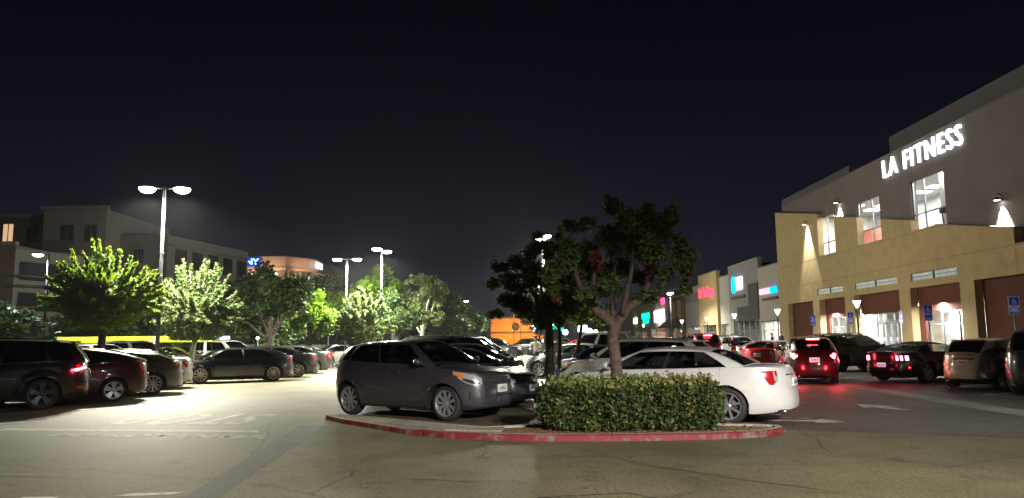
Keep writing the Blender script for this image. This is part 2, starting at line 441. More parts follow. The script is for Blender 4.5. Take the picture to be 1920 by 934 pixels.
    for a, b in zip(us[:-1], us[1:]):
        for c, d in zip(vs2[:-1], vs2[1:]):
            um, vm = (a + b) / 2, (c + d) / 2; k = 'cab'
            if wv0 < vm < wv1:
                for n_, (x0, x1) in enumerate(cab['win']):
                    if x0 < um < x1: k = 'side_window%d' % n_
            for x0, x1 in cab.get('bpil', []):
                if x0 < um < x1 and wv0 < vm < wv1: k = 'pillar'
            put(k, (side_pt(b, c), side_pt(a, c), side_pt(a, d), side_pt(b, d)))
    def screen(u0, bow, key, cut, ttop=.95, tbot=.03):
        ys = [0, .2, .4, .6, .8, cut, 1]
        ts = [0, tbot, .25, .5, .75, ttop, 1]
        def P(t, y):
            e = side_pt(u0, t); 
            sgn = 1 if u0 > .5 else -1
            return Vector((e.x + sgn * bow * (1 - t * .6) * (1 - y * y), e.y * y, e.z + cab.get('rcrown', .05) * t * (1 - y * y) + (.02 if t == 0 else .0)*0 + (p.get('crown', .05) * .8 * (1 - t) * (1 - y * y))))
        for a, b in zip(ys[:-1], ys[1:]):
            for c, d in zip(ts[:-1], ts[1:]):
                k = key if (b <= cut + 1e-6 and tbot - 1e-6 <= c and d <= ttop + 1e-6) else 'cab'
                q = (P(c, a), P(c, b), P(d, b), P(d, a))
                put(k, q if u0 > .5 else q[::-1])
    screen(1, cab.get('bowf', .12), 'windscreen', .94)
    screen(0, cab.get('bowr', .07), 'rear_window', cab.get('rcut', .86), cab.get('rtop', .93), cab.get('rbot', .05))
    # roof
    ys = [0, .2, .4, .6, .8, .92, 1]
    def RP(u, y):
        e = side_pt(u, 1); bx = cab.get('bowf', .12) * .4 * u ** 6 - cab.get('bowr', .07) * .4 * (1 - u) ** 6
        return Vector((e.x + bx * (1 - y * y), e.y * y, e.z + cab.get('rcrown', .05) * (1 - y * y)))
    for a, b in zip(us[:-1], us[1:]):
        for c, d in zip(ys[:-1], ys[1:]): put('roof', (RP(a, c), RP(b, c), RP(b, d), RP(a, d)))
    rm = p.get('roof_mat') or paint
    body = emitmesh('body', cls['body'] + ([] if p.get('roof_mat') else cls['cab']), paint, root)
    emitmesh('roof', cls['roof'] + (cls['cab'] if p.get('roof_mat') else []), rm, root)
    emitmesh('lower_trim', cls['cladding'], M['dark_plastic'], root)
    emitmesh('cabin_floor', cls['liner'], M['interior'], root)
    gl = M[p.get('glass', 'car_glass')]; glr = M[p.get('glass_rear', p.get('glass', 'car_glass'))]
    emitmesh('windscreen', cls['windscreen'], M['clear_car_glass'], root, sharp=80)
    emitmesh('rear_window', cls['rear_window'], glr, root, sharp=80)
    if 'pillar' in cls: emitmesh('door_pillar', cls['pillar'], M['dark_plastic'], root)
    for n_, _ in enumerate(cab['win']):
        for sg in (1, -1):
            q = [[Vector((v.x, v.y * sg, v.z)) for v in (f if sg == 1 else f[::-1])] for f in cls['side_window%d' % n_]]
            emitmesh('side_window', q, (gl if n_ == len(cab['win']) - 1 else glr), root, mirror=False, sharp=80)
    for n_, (x0, x1) in enumerate(dr):
        for sg in (1, -1):
            if 'door%d' % n_ not in cls: continue
            q = [[Vector((v.x, v.y * sg, v.z)) for v in (f if sg == 1 else f[::-1])] for f in cls['door%d' % n_]]
            d_ = emitmesh('door', q, paint, root, mirror=False)
            hx = x0 + .10; hz = shz(hx) - p.get('hdrop', .11); hy = surf(s_at_x(hx + .1), hz).y
            k = MB(); k.bbox(hx, hx + .20, sg * hy - .012, sg * hy + .030 * 1, hz - .014, hz + .014, .008) if sg > 0 else k.bbox(hx, hx + .20, -hy - .030, -hy + .012, hz - .014, hz + .014, .008)
            k.build('handle', M['chrome'] if p.get('chrome') else paint, d_)
    # underbody and arches
    k = MB(); k.bbox(xB + .3, xF - .45, -hw + .34, hw - .34, zs - .02, .60, .03)
    for xw in (xf, xr):
        ym = min(surf(s_at_x(xw + d), Rt + Ra).y for d in (-Ra, 0, Ra)) - .05
        for sg in (1, -1):
            pts = [(xw + (Ra + .01) * math.cos(t), Rt + (Ra + .01) * math.sin(t)) for t in np.linspace(.15, math.pi - .15, 13)]
            vs = [(x, sg * (ym - o_), z) for o_ in (0, .26) for x, z in pts]; n = len(pts)
            k.add(vs, [(i, i + 1, n + i + 1, n + i) for i in range(n - 1)])
    k.build('underbody', M['rubber'], root)
    # surface patches: lamps, grille, intakes
    def patch(nm, m, spec, side_=1, off=.007, parent=root, n=14, nz=6):
        """spec: front?, s-range start/end as ('y',v) or ('x',v), list of (k, zlo, zhi)"""
        front, a, b, prof = spec
        f = lambda q: s_at_y(q[1], front) if q[0] == 'y' else (s_at_x(xF - q[1]) if front else s_at_x(xB + q[1]))
        sa, sb = f(a), f(b); G_ = []
        for i in range(n + 1):
            t = i / n; s = sa + (sb - sa) * t
            lo = float(np.interp(t, [q[0] for q in prof], [q[1] for q in prof])); hi = float(np.interp(t, [q[0] for q in prof], [q[2] for q in prof]))
            row = []
            for j in range(nz + 1):
                z = lo + (hi - lo) * j / nz; q = surf(s, z)
                e1 = surf(min(S, s + .01), z) - surf(max(0, s - .01), z); e2 = surf(s, z + .01) - surf(s, z - .01)
                nrm = e1.cross(e2); nrm = nrm.normalized() if nrm.length > 1e-9 else Vector((1, 0, 0))
                if nrm.dot(Vector((q.x, q.y * 2, 0))) < 0: nrm = -nrm
                row.append((q, nrm))
            G_.append(row)
        k_ = MB(); vv = []
        for lay in (off, -.03):
            for row in G_:
                for q, nn_ in row: t = q + nn_ * lay; vv.append((t.x, t.y * side_, t.z))
        w_ = nz + 1; N = (n + 1) * w_
        ff = [(i * w_ + j, (i + 1) * w_ + j, (i + 1) * w_ + j + 1, i * w_ + j + 1) for i in range(n) for j in range(nz)]
        rim = [(i * w_, (i + 1) * w_) for i in range(n)] + [((i + 1) * w_ + nz, i * w_ + nz) for i in range(n)] + [((j + 1), j) for j in range(nz)] + [(n * w_ + j, n * w_ + j + 1) for j in range(nz)]
        ff += [(a_, b_, b_ + N, a_ + N) for a_, b_ in rim]
        k_.add(vv, ff, 0, True)
        ob = k_.build(nm, m, parent, fix=True); ob.data.set_sharp_from_angle(angle=R(50)); return ob
    for sg in (1, -1):
        for it in p.get('patches', []):
            if it.get('side') and it['side'] != sg: continue
            pr = root
            ob = patch(it['n'], M[it['m']], it['s'], sg, it.get('off', .007))
            for sb in it.get('sub', []): patch(sb['n'], M[sb['m']], sb['s'], sg, sb.get('off', .012), ob)
    def body_x(front, z, y=0):
        return surf(s_at_y(max(.001, y), front), z).x
    # centre grille bars
    for it in p.get('bars', []):
        k = MB(); pts = []
        for y in np.linspace(-it['y'], it['y'], 13):
            q = surf(s_at_y(abs(y) + .001, it['front']), it['z']); pts.append((q.x + (.008 if it['front'] else -.008), y, q.z))
        k.tube(pts, it.get('r', .012), 6); k.build(it['n'], M[it['m']], root)
    # number plates
    for front, z, m in p.get('plates', []):
        x = body_x(front, z); sg = 1 if front else -1
        k = MB(); k.bbox(x - .015, x + .015, -.155, .155, z - .078, z + .078, .006, T=Matrix.Translation((sg * .016, 0, 0)))
        pl = k.build('number_plate', M[m], root)
        k = MB(); r2 = random.Random(name)
        for i in range(7):
            y = -.105 + i * .035; fx = x + sg * .0325
            k.box(fx - .001, fx + .001, y - .010, y - .004, z - .03, z + .03); k.box(fx - .001, fx + .001, y - .010, y + .012, z + (.024 if r2.random() > .5 else -.03), z + (.030 if r2.random() > .5 else -.024))
            if r2.random() > .4: k.box(fx - .001, fx + .001, y + .006, y + .012, z - .03, z + .01)
        k.build('plate_characters', M['plate_ink'], pl)
    # wheels
    for xw in (xf, xr):
        for sg in (1, -1):
            wheel_parts(Rt, p.get('tw', .22), p.get('nsp', 5), p.get('spoke', 'wide'), M[p.get('rim', 'rim_silver')], root, (xw, sg * (min(surf(s_at_x(xw + d), .45).y for d in (-.2, 0, .2)) - p.get('tw', .22) / 2 - .012), Rt), 0 if sg < 0 else math.pi)
    # mirrors
    for sg in (1, -1):
        x = xA0 - p.get('mirx', .42); y = byaw(x); z = shz(x) + .09
        k = MB(); k.ball((x + .02, sg * (y + .15), z + .02), (.075, .115, .075), 14); k.tube([(x + .04, sg * (y - .02), z - .07), (x + .03, sg * (y + .1), z - .01)], [.03, .025], 8)
        mr = k.build('wing_mirror', M[p['mirror']] if p.get('mirror') else paint, root)
        k = MB(); k.ball((x - .045, sg * (y + .15), z + .02), (.014, .098, .058), 14); k.build('mirror_glass', M['chrome'], mr)
    # seats and wheel
    zt = shz(0); 
    for sx_, sy_ in p.get('seats', [(.05, .37), (.05, -.37), (-.85, .37), (-.85, -.37)]):
        sx_ += xA1 - .62
        k = MB(); T = Matrix.Translation((sx_, sy_, zt - .25)) @ Matrix.Rotation(R(-14), 4, 'Y')
        k.bbox(-.06, .06, -.24, .24, -.1, min(.42, (H - zt) - .02), .05, T=T); k.bbox(-.045, .045, -.13, .13, min(.45, H - zt), min(.62, H - zt + .12), .04, T=T)
        k.build('seat', M['seat_fabric'], root)
    k = MB(); k.bbox(xA0 - .75, xA0 - .2, -hw + .25, hw - .25, zt - .12, zt + .03, .03); k.build('dashboard', M['interior'], root)
    k = MB(); T = Matrix.Translation((xA0 - .88, .37, zt + .0)) @ Matrix.Rotation(R(65), 4, 'Y')
    k.tube([T @ Vector((.18 * math.cos(a), .18 * math.sin(a), 0)) for a in np.linspace(0, 2 * math.pi, 19)], .015, 6); k.build('steering_wheel', M['interior'], root)
    if p.get('rails'):
        for sg in (1, -1):
            k = MB(); pts = []
            for u in np.linspace(.12, .92, 9):
                q = side_pt(u, 1); pts.append((q.x, sg * (q.y - .03), q.z + (.05 if .12 < u < .92 else .0)))
            k.tube(pts, .018, 6); k.build('roof_rail', M[p['rails']], root)
    if p.get('spoiler'):
        q = side_pt(0, 1); k = MB(); k.bbox(q.x - .20, q.x + .05, -q.y + .08, q.y - .08, q.z + .0, q.z + .045, .018); sp = k.build('spoiler', paint, root)
    if p.get('brake_bar'):
        x_, z_, yy_, m_ = p['brake_bar']; k = MB(); k.bbox(x_ - .02, x_ + .02, -yy_, yy_, z_ - .02, z_ + .02, .008); k.build('brake_light', M[m_], root)
    if p.get('fin'):
        q = RP(.18, 0); k = MB(); k.add([(q.x + .10, 0, q.z - .01), (q.x - .06, .02, q.z - .01), (q.x - .06, -.02, q.z - .01), (q.x - .07, 0, q.z + .07)], [(0, 1, 3), (0, 3, 2), (1, 2, 3)]); k.build('antenna', M['dark_plastic'], root)
    k = MB(); k.tube([(xB + .05, .5, zs + .06), (xB + .3, .5, zs + .06)], .03, 10); k.build('exhaust_pipe', M['chrome'], root)
    root['_'] = 1; del root['_']
    return root

# ------------------------------------------------------------------ paints
def paint(name, c, metal=.45, rough=.32): return mat('paint_' + name, c, f=pbr, rough=rough, metal=metal, coat=1, spec=.5)
PG = paint('gunmetal', (.072, .064, .074)); PW = paint('white', (.58, .565, .56), 0, .4); PK = paint('black', (.008, .008, .010), .1, .3)
PN = paint('navy', (.004, .004, .014), .2); PM = paint('maroon', (.085, .006, .012), .3); PR = paint('red', (.42, .012, .02), .3)
PS = paint('silver', (.40, .41, .42), .6); PC = paint('charcoal', (.045, .047, .052), .4); PT = paint('champagne', (.42, .36, .27), .4)
PP = paint('pearl', (.62, .60, .53), 0, .4); PGR = paint('grey', (.17, .175, .18), .4); PTE = paint('teal', (.10, .24, .19), .35); PBU = paint('blue', (.015, .02, .10), .3)
PPU = paint('plum', (.030, .005, .010), .3)

LMP = lambda n, m, *s, **k: dict(n=n, m=m, s=s, **k)
SP = {}
SP['crossover'] = dict(L=4.3, W=1.78, H=1.63, wb=2.67, fo=.84, R=.345, tw=.225, nf=4.0, nr=4.2, sill=.22, crease=.88, crown=.05, clad=.30, flare=.03, nsp=9, spoke='mid', rails=None, spoiler=True, fin=True,
    shoulder=[(-2.15, 1.08), (-1.9, 1.15), (-1.3, 1.13), (-.5, 1.09), (.8, 1.045), (1.1, 1.03), (1.6, .99), (1.95, .93), (2.15, .82)],
    front=[(0, .10), (.15, .0), (.4, .0), (.75, .02), (1, .08)], rear=[(0, .10), (.15, .02), (.4, .0), (.65, .03), (.85, .07), (1, .13)],
    cabin=dict(A0=1.06, A1=.26, C1=-1.55, C0=-1.98, yr=.575, roof=[(-1.7, 1.46), (-1.2, 1.525), (-.4, 1.56), (.15, 1.545), (.35, 1.515)], win=[(.09, .17), (.20, .50), (.53, .93)], bpil=[(.50, .53), (.17, .20)], v0=.07, v1=.88),
    seams=[-1.12, -.12, 1.0], doors=[(-1.12, -.12), (-.12, 1.0)], glass='car_glass', glass_rear='tinted_glass', mirx=.30,
    patches=[LMP('headlight', 'lens_clear', True, ('y', .50), ('x', .62), [(0, .72, .84), (.3, .70, .90), (.6, .76, .94), (1, .91, .97)], sub=[LMP('indicator', 'lens_amber', True, ('x', .40), ('x', .60), [(0, .82, .91), (1, .91, .955)]), LMP('headlight_bezel', 'lens_smoked', True, ('x', .14), ('x', .42), [(0, .715, .745), (.5, .735, .80), (1, .80, .845)])]),
             LMP('grille', 'lens_smoked', True, ('y', 0), ('y', .46), [(0, .34, .84), (.75, .34, .84), (1, .46, .78)]),
             LMP('fog_light', 'dark_plastic', True, ('y', .66), ('x', .34), [(0, .52, .54), (.15, .44, .59), (.6, .40, .58), (.9, .46, .53), (1, .50, .51)]),
             LMP('tail_light', 'lens_red', False, ('y', .52), ('x', .34), [(0, .93, 1.02), (.5, .84, 1.03), (1, .96, 1.02)], sub=[LMP('reflector', 'lens_clear', False, ('y', .6), ('x', .1), [(0, .97, 1.03), (1, .97, 1.03)])])],
    bars=[dict(n='grille_bar', m='chrome', front=True, y=.42, z=.80, r=.010), dict(n='grille_bar', m='dark_plastic', front=True, y=.44, z=.50)],
    plates=[(True, .63, 'plate'), (False, .82, 'plate')])
SP['sedan'] = dict(L=4.81, W=1.82, H=1.46, wb=2.78, fo=.98, R=.33, tw=.215, nf=3.4, nr=3.8, sill=.20, crease=.66, crown=.05, flare=.012, nsp=8, spoke='twin',
    shoulder=[(-2.40, .94), (-2.3, 1.035), (-1.7, 1.04), (-.5, .985), (.8, .95), (1.2, .93), (1.8, .85), (2.2, .75), (2.40, .66)],
    rear=[(0, .12), (.12, .0), (.45, .0), (.55, .04), (.8, .05), (1, .10)],
    cabin=dict(A0=1.28, A1=.42, C1=-.92, C0=-1.66, yr=.57, roof=[(-1.0, 1.315), (-.6, 1.355), (-.1, 1.37), (.42, 1.335)], win=[(.10, .50), (.53, .93)], bpil=[(.50, .53)], v0=.03, v1=.87, rcut=.9, bow=.03, inset=.05),
    seams=[-1.25, -.15, 1.0], doors=[(-1.25, -.15), (-.15, 1.0)], glass='car_glass', glass_rear='car_glass', chrome=False, mirx=.3,
    patches=[LMP('headlight', 'lens_clear', True, ('y', .48), ('x', .60), [(0, .62, .68), (.3, .58, .72), (1, .74, .80)]),
             LMP('grille', 'lens_smoked', True, ('y', 0), ('y', .5), [(0, .34, .62), (.8, .36, .60), (1, .44, .52)]),
             LMP('tail_light', 'lens_red', False, ('y', .54), ('x', .42), [(0, .82, .97), (.3, .72, .97), (.55, .72, .965), (1, .925, .96)], sub=[LMP('reversing_light', 'lens_clear', False, ('y', .60), ('x', .20), [(0, .87, .955), (1, .90, .955)]), LMP('indicator', 'lens_clear', False, ('x', .17), ('x', .22), [(0, .77, .88), (1, .80, .9)])])],
    bars=[dict(n='boot_trim', m='chrome', front=False, y=.36, z=.90, r=.012)],
    plates=[(True, .5, 'plate'), (False, .76, 'plate')])
SP['coupe'] = dict(L=4.6, W=1.83, H=1.38, wb=2.75, fo=.92, R=.335, tw=.225, nf=3.5, nr=3.6, sill=.17, crease=.70, crown=.05, flare=.025, nsp=10, spoke='thin', mirror=None,
    shoulder=[(-2.30, .93), (-2.2, 1.01), (-1.8, 1.0), (-1.2, .97), (-.3, .93), (.9, .90), (1.3, .88), (1.9, .80), (2.3, .66)],
    cabin=dict(A0=1.32, A1=.40, C1=-.85, C0=-2.0, yr=.54, roof=[(-.95, 1.275), (-.5, 1.325), (0, 1.34), (.42, 1.30)], win=[(.16, .53), (.56, .93)], bpil=[(.53, .56)], v0=.05, v1=.86, rcut=.9, bulge=.10),
    seams=[-.45, .95], doors=[(-.45, .95)], glass='tinted_glass', glass_rear='tinted_glass', mirx=.3, spoiler=False,
    patches=[LMP('headlight', 'lens_clear', True, ('y', .50), ('x', .55), [(0, .60, .65), (.3, .58, .70), (1, .72, .77)]),
             LMP('grille', 'lens_smoked', True, ('y', 0), ('y', .42), [(0, .3, .62), (1, .42, .52)]),
             LMP('tail_light', 'lens_red', False, ('y', .48), ('x', .36), [(0, .82, .92), (.5, .76, .93), (1, .86, .92)])],
    plates=[(False, .6, 'plate')])
SP['hatch'] = dict(L=4.46, W=1.75, H=1.50, wb=2.70, fo=.88, R=.315, tw=.195, nf=3.3, nr=4.5, sill=.18, crease=.6, crown=.04, nsp=5, spoke='wide',
    shoulder=[(-2.23, 1.04), (-2.1, 1.10), (-1.4, 1.07), (-.3, .98), (.9, .92), (1.3, .88), (1.9, .76), (2.23, .62)],
    rear=[(0, .10), (.15, .02), (.4, .0), (.9, .05), (1, .09)],
    cabin=dict(A0=1.45, A1=.30, C1=-1.0, C0=-2.12, yr=.55, roof=[(-1.0, 1.40), (-.5, 1.435), (0, 1.455), (.35, 1.425)], win=[(.18, .50), (.53, .93)], bpil=[(.50, .53)], v0=.05, v1=.86, rcut=.88, bulge=.05),
    seams=[-1.1, -.1, 1.0], doors=[(-1.1, -.1), (-.1, 1.0)], glass='tinted_glass', glass_rear='tinted_glass', mirx=.45, spoiler=False,
    patches=[LMP('headlight', 'lens_clear', True, ('y', .52), ('x', .7), [(0, .60, .66), (.3, .58, .72), (1, .80, .84)]),
             LMP('tail_light', 'lens_red', False, ('y', .66), ('x', .13), [(0, .74, 1.04), (1, .70, 1.05)])],
    plates=[(False, .66, 'plate')])
SP['suv'] = dict(L=4.72, W=1.88, H=1.72, wb=2.80, fo=.90, R=.375, tw=.25, nf=3.8, nr=5.0, sill=.26, crease=.8, crown=.05, clad=.36, flare=.03, nsp=5, spoke='wide', rails='chrome', spoiler=True, fin=True,
    shoulder=[(-2.36, 1.08), (-2.2, 1.15), (-1.2, 1.13), (-.3, 1.10), (1.0, 1.07), (1.3, 1.05), (1.9, 1.0), (2.2, .94), (2.36, .84)],
    front=[(0, .10), (.15, .0), (.5, .0), (.85, .03), (1, .07)], rear=[(0, .10), (.15, .01), (.4, .0), (.75, .04), (1, .09)],
    cabin=dict(A0=1.28, A1=.48, C1=-1.90, C0=-2.25, yr=.61, roof=[(-2, 1.60), (-1.4, 1.655), (-.4, 1.68), (.3, 1.67), (.5, 1.63)], win=[(.07, .22), (.25, .51), (.54, .93)], bpil=[(.51, .54), (.22, .25)], v0=.06, v1=.88),
    seams=[-1.15, -.1, 1.05], doors=[(-1.15, -.1), (-.1, 1.05)], glass='tinted_glass', glass_rear='tinted_glass', mirx=.28, chrome=True,
    patches=[LMP('headlight', 'lens_clear', True, ('y', .56), ('x', .45), [(0, .76, .90), (.5, .76, .93), (1, .84, .94)]),
             LMP('grille', 'lens_smoked', True, ('y', 0), ('y', .5), [(0, .50, .88), (1, .56, .84)]),
             LMP('tail_light', 'lens_red', False, ('y', .66), ('x', .30), [(0, .90, 1.06), (.5, .86, 1.08), (1, .97, 1.06)], sub=[LMP('reversing_light', 'lens_clear', False, ('y', .70), ('y', .82), [(0, .93, .98), (1, .93, .98)])]),
             LMP('reflector', 'lens_red', False, ('y', .76), ('x', .06), [(0, .48, .54), (1, .48, .54)])],
    bars=[dict(n='grille_bar', m='chrome', front=True, y=.46, z=.86), dict(n='grille_bar', m='chrome', front=True, y=.46, z=.70), dict(n='boot_trim', m='chrome', front=False, y=.5, z=.93, r=.012)],
    plates=[(True, .55, 'plate'), (False, .80, 'plate_warm')])
SP['compact_hatch'] = dict(L=3.93, W=1.73, H=1.52, wb=2.46, fo=.80, R=.31, tw=.195, nf=3.0, nr=4.8, sill=.2, clad=.34, crown=.05, nsp=5, spoke='wide', spoiler=True,
    shoulder=[(-1.96, .98), (-1.85, 1.05), (-1, 1.03), (-.3, 1.0), (.9, .97), (1.2, .94), (1.6, .88), (1.96, .74)],
    rear=[(0, .10), (.15, .0), (.4, .0), (.6, .05), (1, .10)],
    cabin=dict(A0=1.12, A1=.25, C1=-1.45, C0=-1.84, yr=.56, roof=[(-1.5, 1.40), (-.9, 1.45), (-.2, 1.475), (.3, 1.43)], win=[(.10, .47), (.50, .93)], bpil=[(.47, .50)], v0=.05, v1=.87),
    seams=[-1.0, -.1, .9], doors=[(-1.0, -.1), (-.1, .9)], glass='tinted_glass', glass_rear='tinted_glass', mirx=.3, roof_mat=None,
    patches=[LMP('headlight', 'lens_clear', True, ('y', .5), ('x', .5), [(0, .62, .74), (1, .76, .84)]),
             LMP('tail_light', 'lens_red', False, ('y', .64), ('x', .16), [(0, .62, .90), (.5, .60, .95), (1, .78, .96)])],
    bars=[dict(n='boot_trim', m='dark_plastic', front=False, y=.3, z=.90, r=.018)],
    plates=[(False, .80, 'plate_warm')])
SP['convertible'] = dict(L=4.78, W=1.91, H=1.39, wb=2.72, fo=.85, R=.345, tw=.25, nf=3.6, nr=4.6, sill=.19, crease=.72, crown=.04, flare=.03, nsp=5, spoke='wide',
    shoulder=[(-2.39, .98), (-2.3, 1.03), (-1.7, 1.03), (-.9, 1.0), (.6, .97), (1.1, .96), (1.9, .90), (2.25, .80), (2.39, .70)],
    rear=[(0, .14), (.15, .02), (.4, .0), (.5, .06), (.85, .06), (1, .03)],
    cabin=dict(A0=.98, A1=.25, C1=-1.0, C0=-1.55, yr=.56, roof=[(-1.05, 1.24), (-.7, 1.32), (-.2, 1.345), (.25, 1.31)], win=[(.27, .93)], v0=.05, v1=.82, rcut=.52, rtop=.78, rbot=.25, bulge=.06),
    seams=[-.55, .85], doors=[(-.55, .85)], glass='clear_car_glass', glass_rear='clear_car_glass', mirx=.3, roof_mat=mat('soft_top', (.03, .03, .032), rough=.9, bump=.3, bscale=200),
    seats=[(.05, .37), (.05, -.37)],
    patches=[LMP('headlight', 'lens_clear', True, ('y', .56), ('x', .35), [(0, .70, .80), (1, .74, .82)]),
             LMP('grille', 'lens_smoked', True, ('y', 0), ('y', .5), [(0, .5, .74), (1, .56, .72)]),
             LMP('tail_panel', 'lens_smoked', False, ('y', 0), ('y', .86), [(0, .74, .94), (1, .74, .94)], off=.004),
             LMP('tail_light', 'red_lit_hot', False, ('y', .50), ('y', .555), [(0, .76, .91), (1, .76, .91)], off=.014),
             LMP('tail_light', 'red_lit_hot', False, ('y', .61), ('y', .665), [(0, .76, .91), (1, .76, .91)], off=.014),
             LMP('tail_light', 'red_lit_hot', False, ('y', .72), ('y', .775), [(0, .76, .91), (1, .76, .91)], off=.014),
             LMP('side_marker', 'red_lit', False, ('x', .35), ('x', .41), [(0, .50, .54), (1, .50, .54)], off=.01)],
    plates=[(False, .60, 'plate_lit')])
SP['pickup'] = dict(L=5.7, W=1.98, H=1.92, wb=3.5, fo=.95, R=.40, tw=.26, nf=4.2, nr=6, sill=.34, crown=.05, flare=.03, nsp=6, spoke='wide', chrome=True,
    shoulder=[(-2.85, 1.22), (-.9, 1.22), (-.8, 1.26), (1.2, 1.25), (1.5, 1.22), (2.5, 1.16), (2.85, 1.0)],
    cabin=dict(A0=1.45, A1=.85, C1=-.65, C0=-.80, yr=.70, roof=[(-.7, 1.84), (0, 1.88), (.85, 1.83)], win=[(.08, .43), (.50, .93)], bpil=[], v0=.06, v1=.86, bulge=.0, bowr=.0),
    seams=[-.75, .3, 1.35], doors=[(-.75, .3), (.3, 1.35)], glass='tinted_glass', glass_rear='tinted_glass', mirx=.2, seats=[(0, .4), (0, -.4)],
    patches=[LMP('headlight', 'lens_clear', True, ('y', .64), ('x', .3), [(0, .86, 1.04), (1, .88, 1.04)]), LMP('grille', 'lens_smoked', True, ('y', 0), ('y', .6), [(0, .7, 1.04), (1, .7, 1.04)]),
             LMP('tail_light', 'lens_red', False, ('y', .84), ('x', .12), [(0, .84, 1.14), (1, .84, 1.14)])])
SP['minivan'] = dict(L=5.0, W=1.95, H=1.76, wb=3.0, fo=.98, R=.34, tw=.225, nf=2.7, nr=5, sill=.2, crown=.05, nsp=7, spoke='wide', rails='dark_plastic',
    shoulder=[(-2.5, 1.08), (-1, 1.10), (.6, 1.06), (1.4, 1.0), (1.9, .92), (2.3, .78), (2.5, .66)],
    cabin=dict(A0=1.85, A1=.75, C1=-2.1, C0=-2.38, yr=.66, roof=[(-2.2, 1.63), (-1.5, 1.69), (0, 1.71), (.8, 1.64)], win=[(.06, .30), (.33, .60), (.63, .92)], bpil=[(.30, .33), (.60, .63)], v0=.05, v1=.88),
    seams=[-1.2, .1, 1.25], doors=[(-1.2, .1), (.1, 1.25)], glass='tinted_glass', glass_rear='tinted_glass', mirx=.55,
    patches=[LMP('headlight', 'lens_clear', True, ('y', .56), ('x', .7), [(0, .66, .74), (1, .82, .9)]), LMP('grille', 'lens_smoked', True, ('y', 0), ('y', .5), [(0, .45, .68), (1, .5, .64)]),
             LMP('tail_light', 'lens_red', False, ('y', .80), ('x', .1), [(0, .76, 1.06), (1, .76, 1.06)])])
#@@SCENE
# ------------------------------------------------------------------ ground and markings
def sheet(name, pts, z, m, kind='structure', th=None):
    k = MB(); n = len(pts)
    k.add([(x, y, z) for x, y in pts], [tuple(range(n))]); o = k.build(name, m); setp(o, kind=kind); return o
g = sheet('ground', [(-500, -60), (500, -60), (500, 900), (-500, 900)], 0, M['asphalt'])
sheet('road_right_lane_dimmed', [(4.6, 13.2), (6.4, 12.4), (9.2, 11.0), (10.0, 13.6), (10.9, 24.8), (12.6, 60), (14, 160), (3, 160), (4.2, 40), (4.4, 17)], .004, M['asphalt_dark'])  # weaker light on this lane is mostly put into the darker asphalt colour
sheet('road_patch', [(-4.05, 14.5), (-3.50, 14.42), (-3.30, 11), (-3.02, 7.8), (-2.7, 0), (-3.1, 0), (-3.38, 7.85), (-3.72, 11)], .0035, M['asphalt_patch'])
sheet('stall_asphalt', [(10.35, 8), (10.9, 24.8), (12.6, 60), (19.4, 60), (19.4, 5), (10.1, 5)], .006, M['asphalt_dark'])
sheet('gutter', [(9.35, 5), (9.75, 14), (10.55, 24.8), (12.2, 60), (12.85, 60), (11.2, 24.8), (10.5, 14), (10.1, 5)], .011, M['gutter_concrete'])
for i, pts in enumerate([[(.9, 11.2), (1.6, 9.6), (2.5, 8.6), (3.9, 7.2)], [(-1.2, 8.8), (-.4, 8.6), (.2, 8.7)], [(.2, 7.7), (1.1, 7.9), (1.5, 7.6)], [(5.2, 9.2), (6.4, 9.9), (8.2, 9.5)], [(-6.4, 9.3), (-5.1, 9.1), (-4.4, 9.25)]]):
    k = MB(); r2 = random.Random(i); P = []
    for (x0, y0), (x1, y1) in zip(pts[:-1], pts[1:]):
        for t in np.linspace(0, 1, 7)[:-1]: P.append((x0 + (x1 - x0) * t + r2.uniform(-.03, .03), y0 + (y1 - y0) * t + r2.uniform(-.03, .03)))
    L_ = [(x, y - r2.uniform(.006, .014)) for x, y in P]; U_ = [(x, y + r2.uniform(.006, .016)) for x, y in P]
    n = len(P); k.add([(x, y, .0052) for x, y in L_ + U_], [(j, j + 1, n + j + 1, n + j) for j in range(n - 1)])
    setp(k.build('road_crack', M['tar']), kind='structure')
def mark(name, polys, m='white_paint', z=.0095):
    k = MB()
    for p_ in polys: k.add([(x, y, z) for x, y in p_], [tuple(range(len(p_)))])
    return setp(k.build(name, M[m]), kind='structure')
mark('road_marking_stop_line', [[(-9.6, 14.12), (-4.45, 13.40), (-4.62, 13.72), (-9.6, 14.45)]], z=.003)
def gtext(name, s, size, x, y, rz, sx, sy, m, z=.003):
    me = txt(s, size, 0, .02, space=1.05); me.transform(Matrix.Translation((x, y, z)) @ Matrix.Rotation(rz, 4, 'Z') @ Matrix.Diagonal((sx, sy, 1, 1)))
    return setp(link(name, me, M[m]), kind='structure')
gtext('road_marking_stop', 'STOP', 1, -6.6, 16.0, R(176), 1.15, 2.9, 'white_paint_worn')
gtext('road_marking_do_not_enter', 'DO NOT ENTER', .5, -6.1, 13.02, R(-8), 1.05, 1.0, 'white_paint_worn')
mark('road_marking_arrow', [[(8.0, 17.75), (7.75, 16.85), (8.02, 16.9), (8.30, 16.15), (8.52, 16.3), (8.28, 16.95), (8.62, 17.0)]])
mark('road_marking_arrow', [[(4.3, 14.42), (5.6, 14.22), (5.55, 14.0), (6.15, 14.02), (5.9, 14.62), (5.75, 14.45), (4.4, 14.62)], [(3.9, 15.25), (5.75, 14.72), (5.8, 14.80), (3.95, 15.35)]])
mark('road_marking_dash', [[(-5.1, 7.7), (-4.72, 7.7), (-4.72, 8.0), (-5.1, 8.0)], [(-4.15, 8.0), (-3.6, 8.05), (-3.5, 8.2), (-4.05, 8.12)]], z=.003)
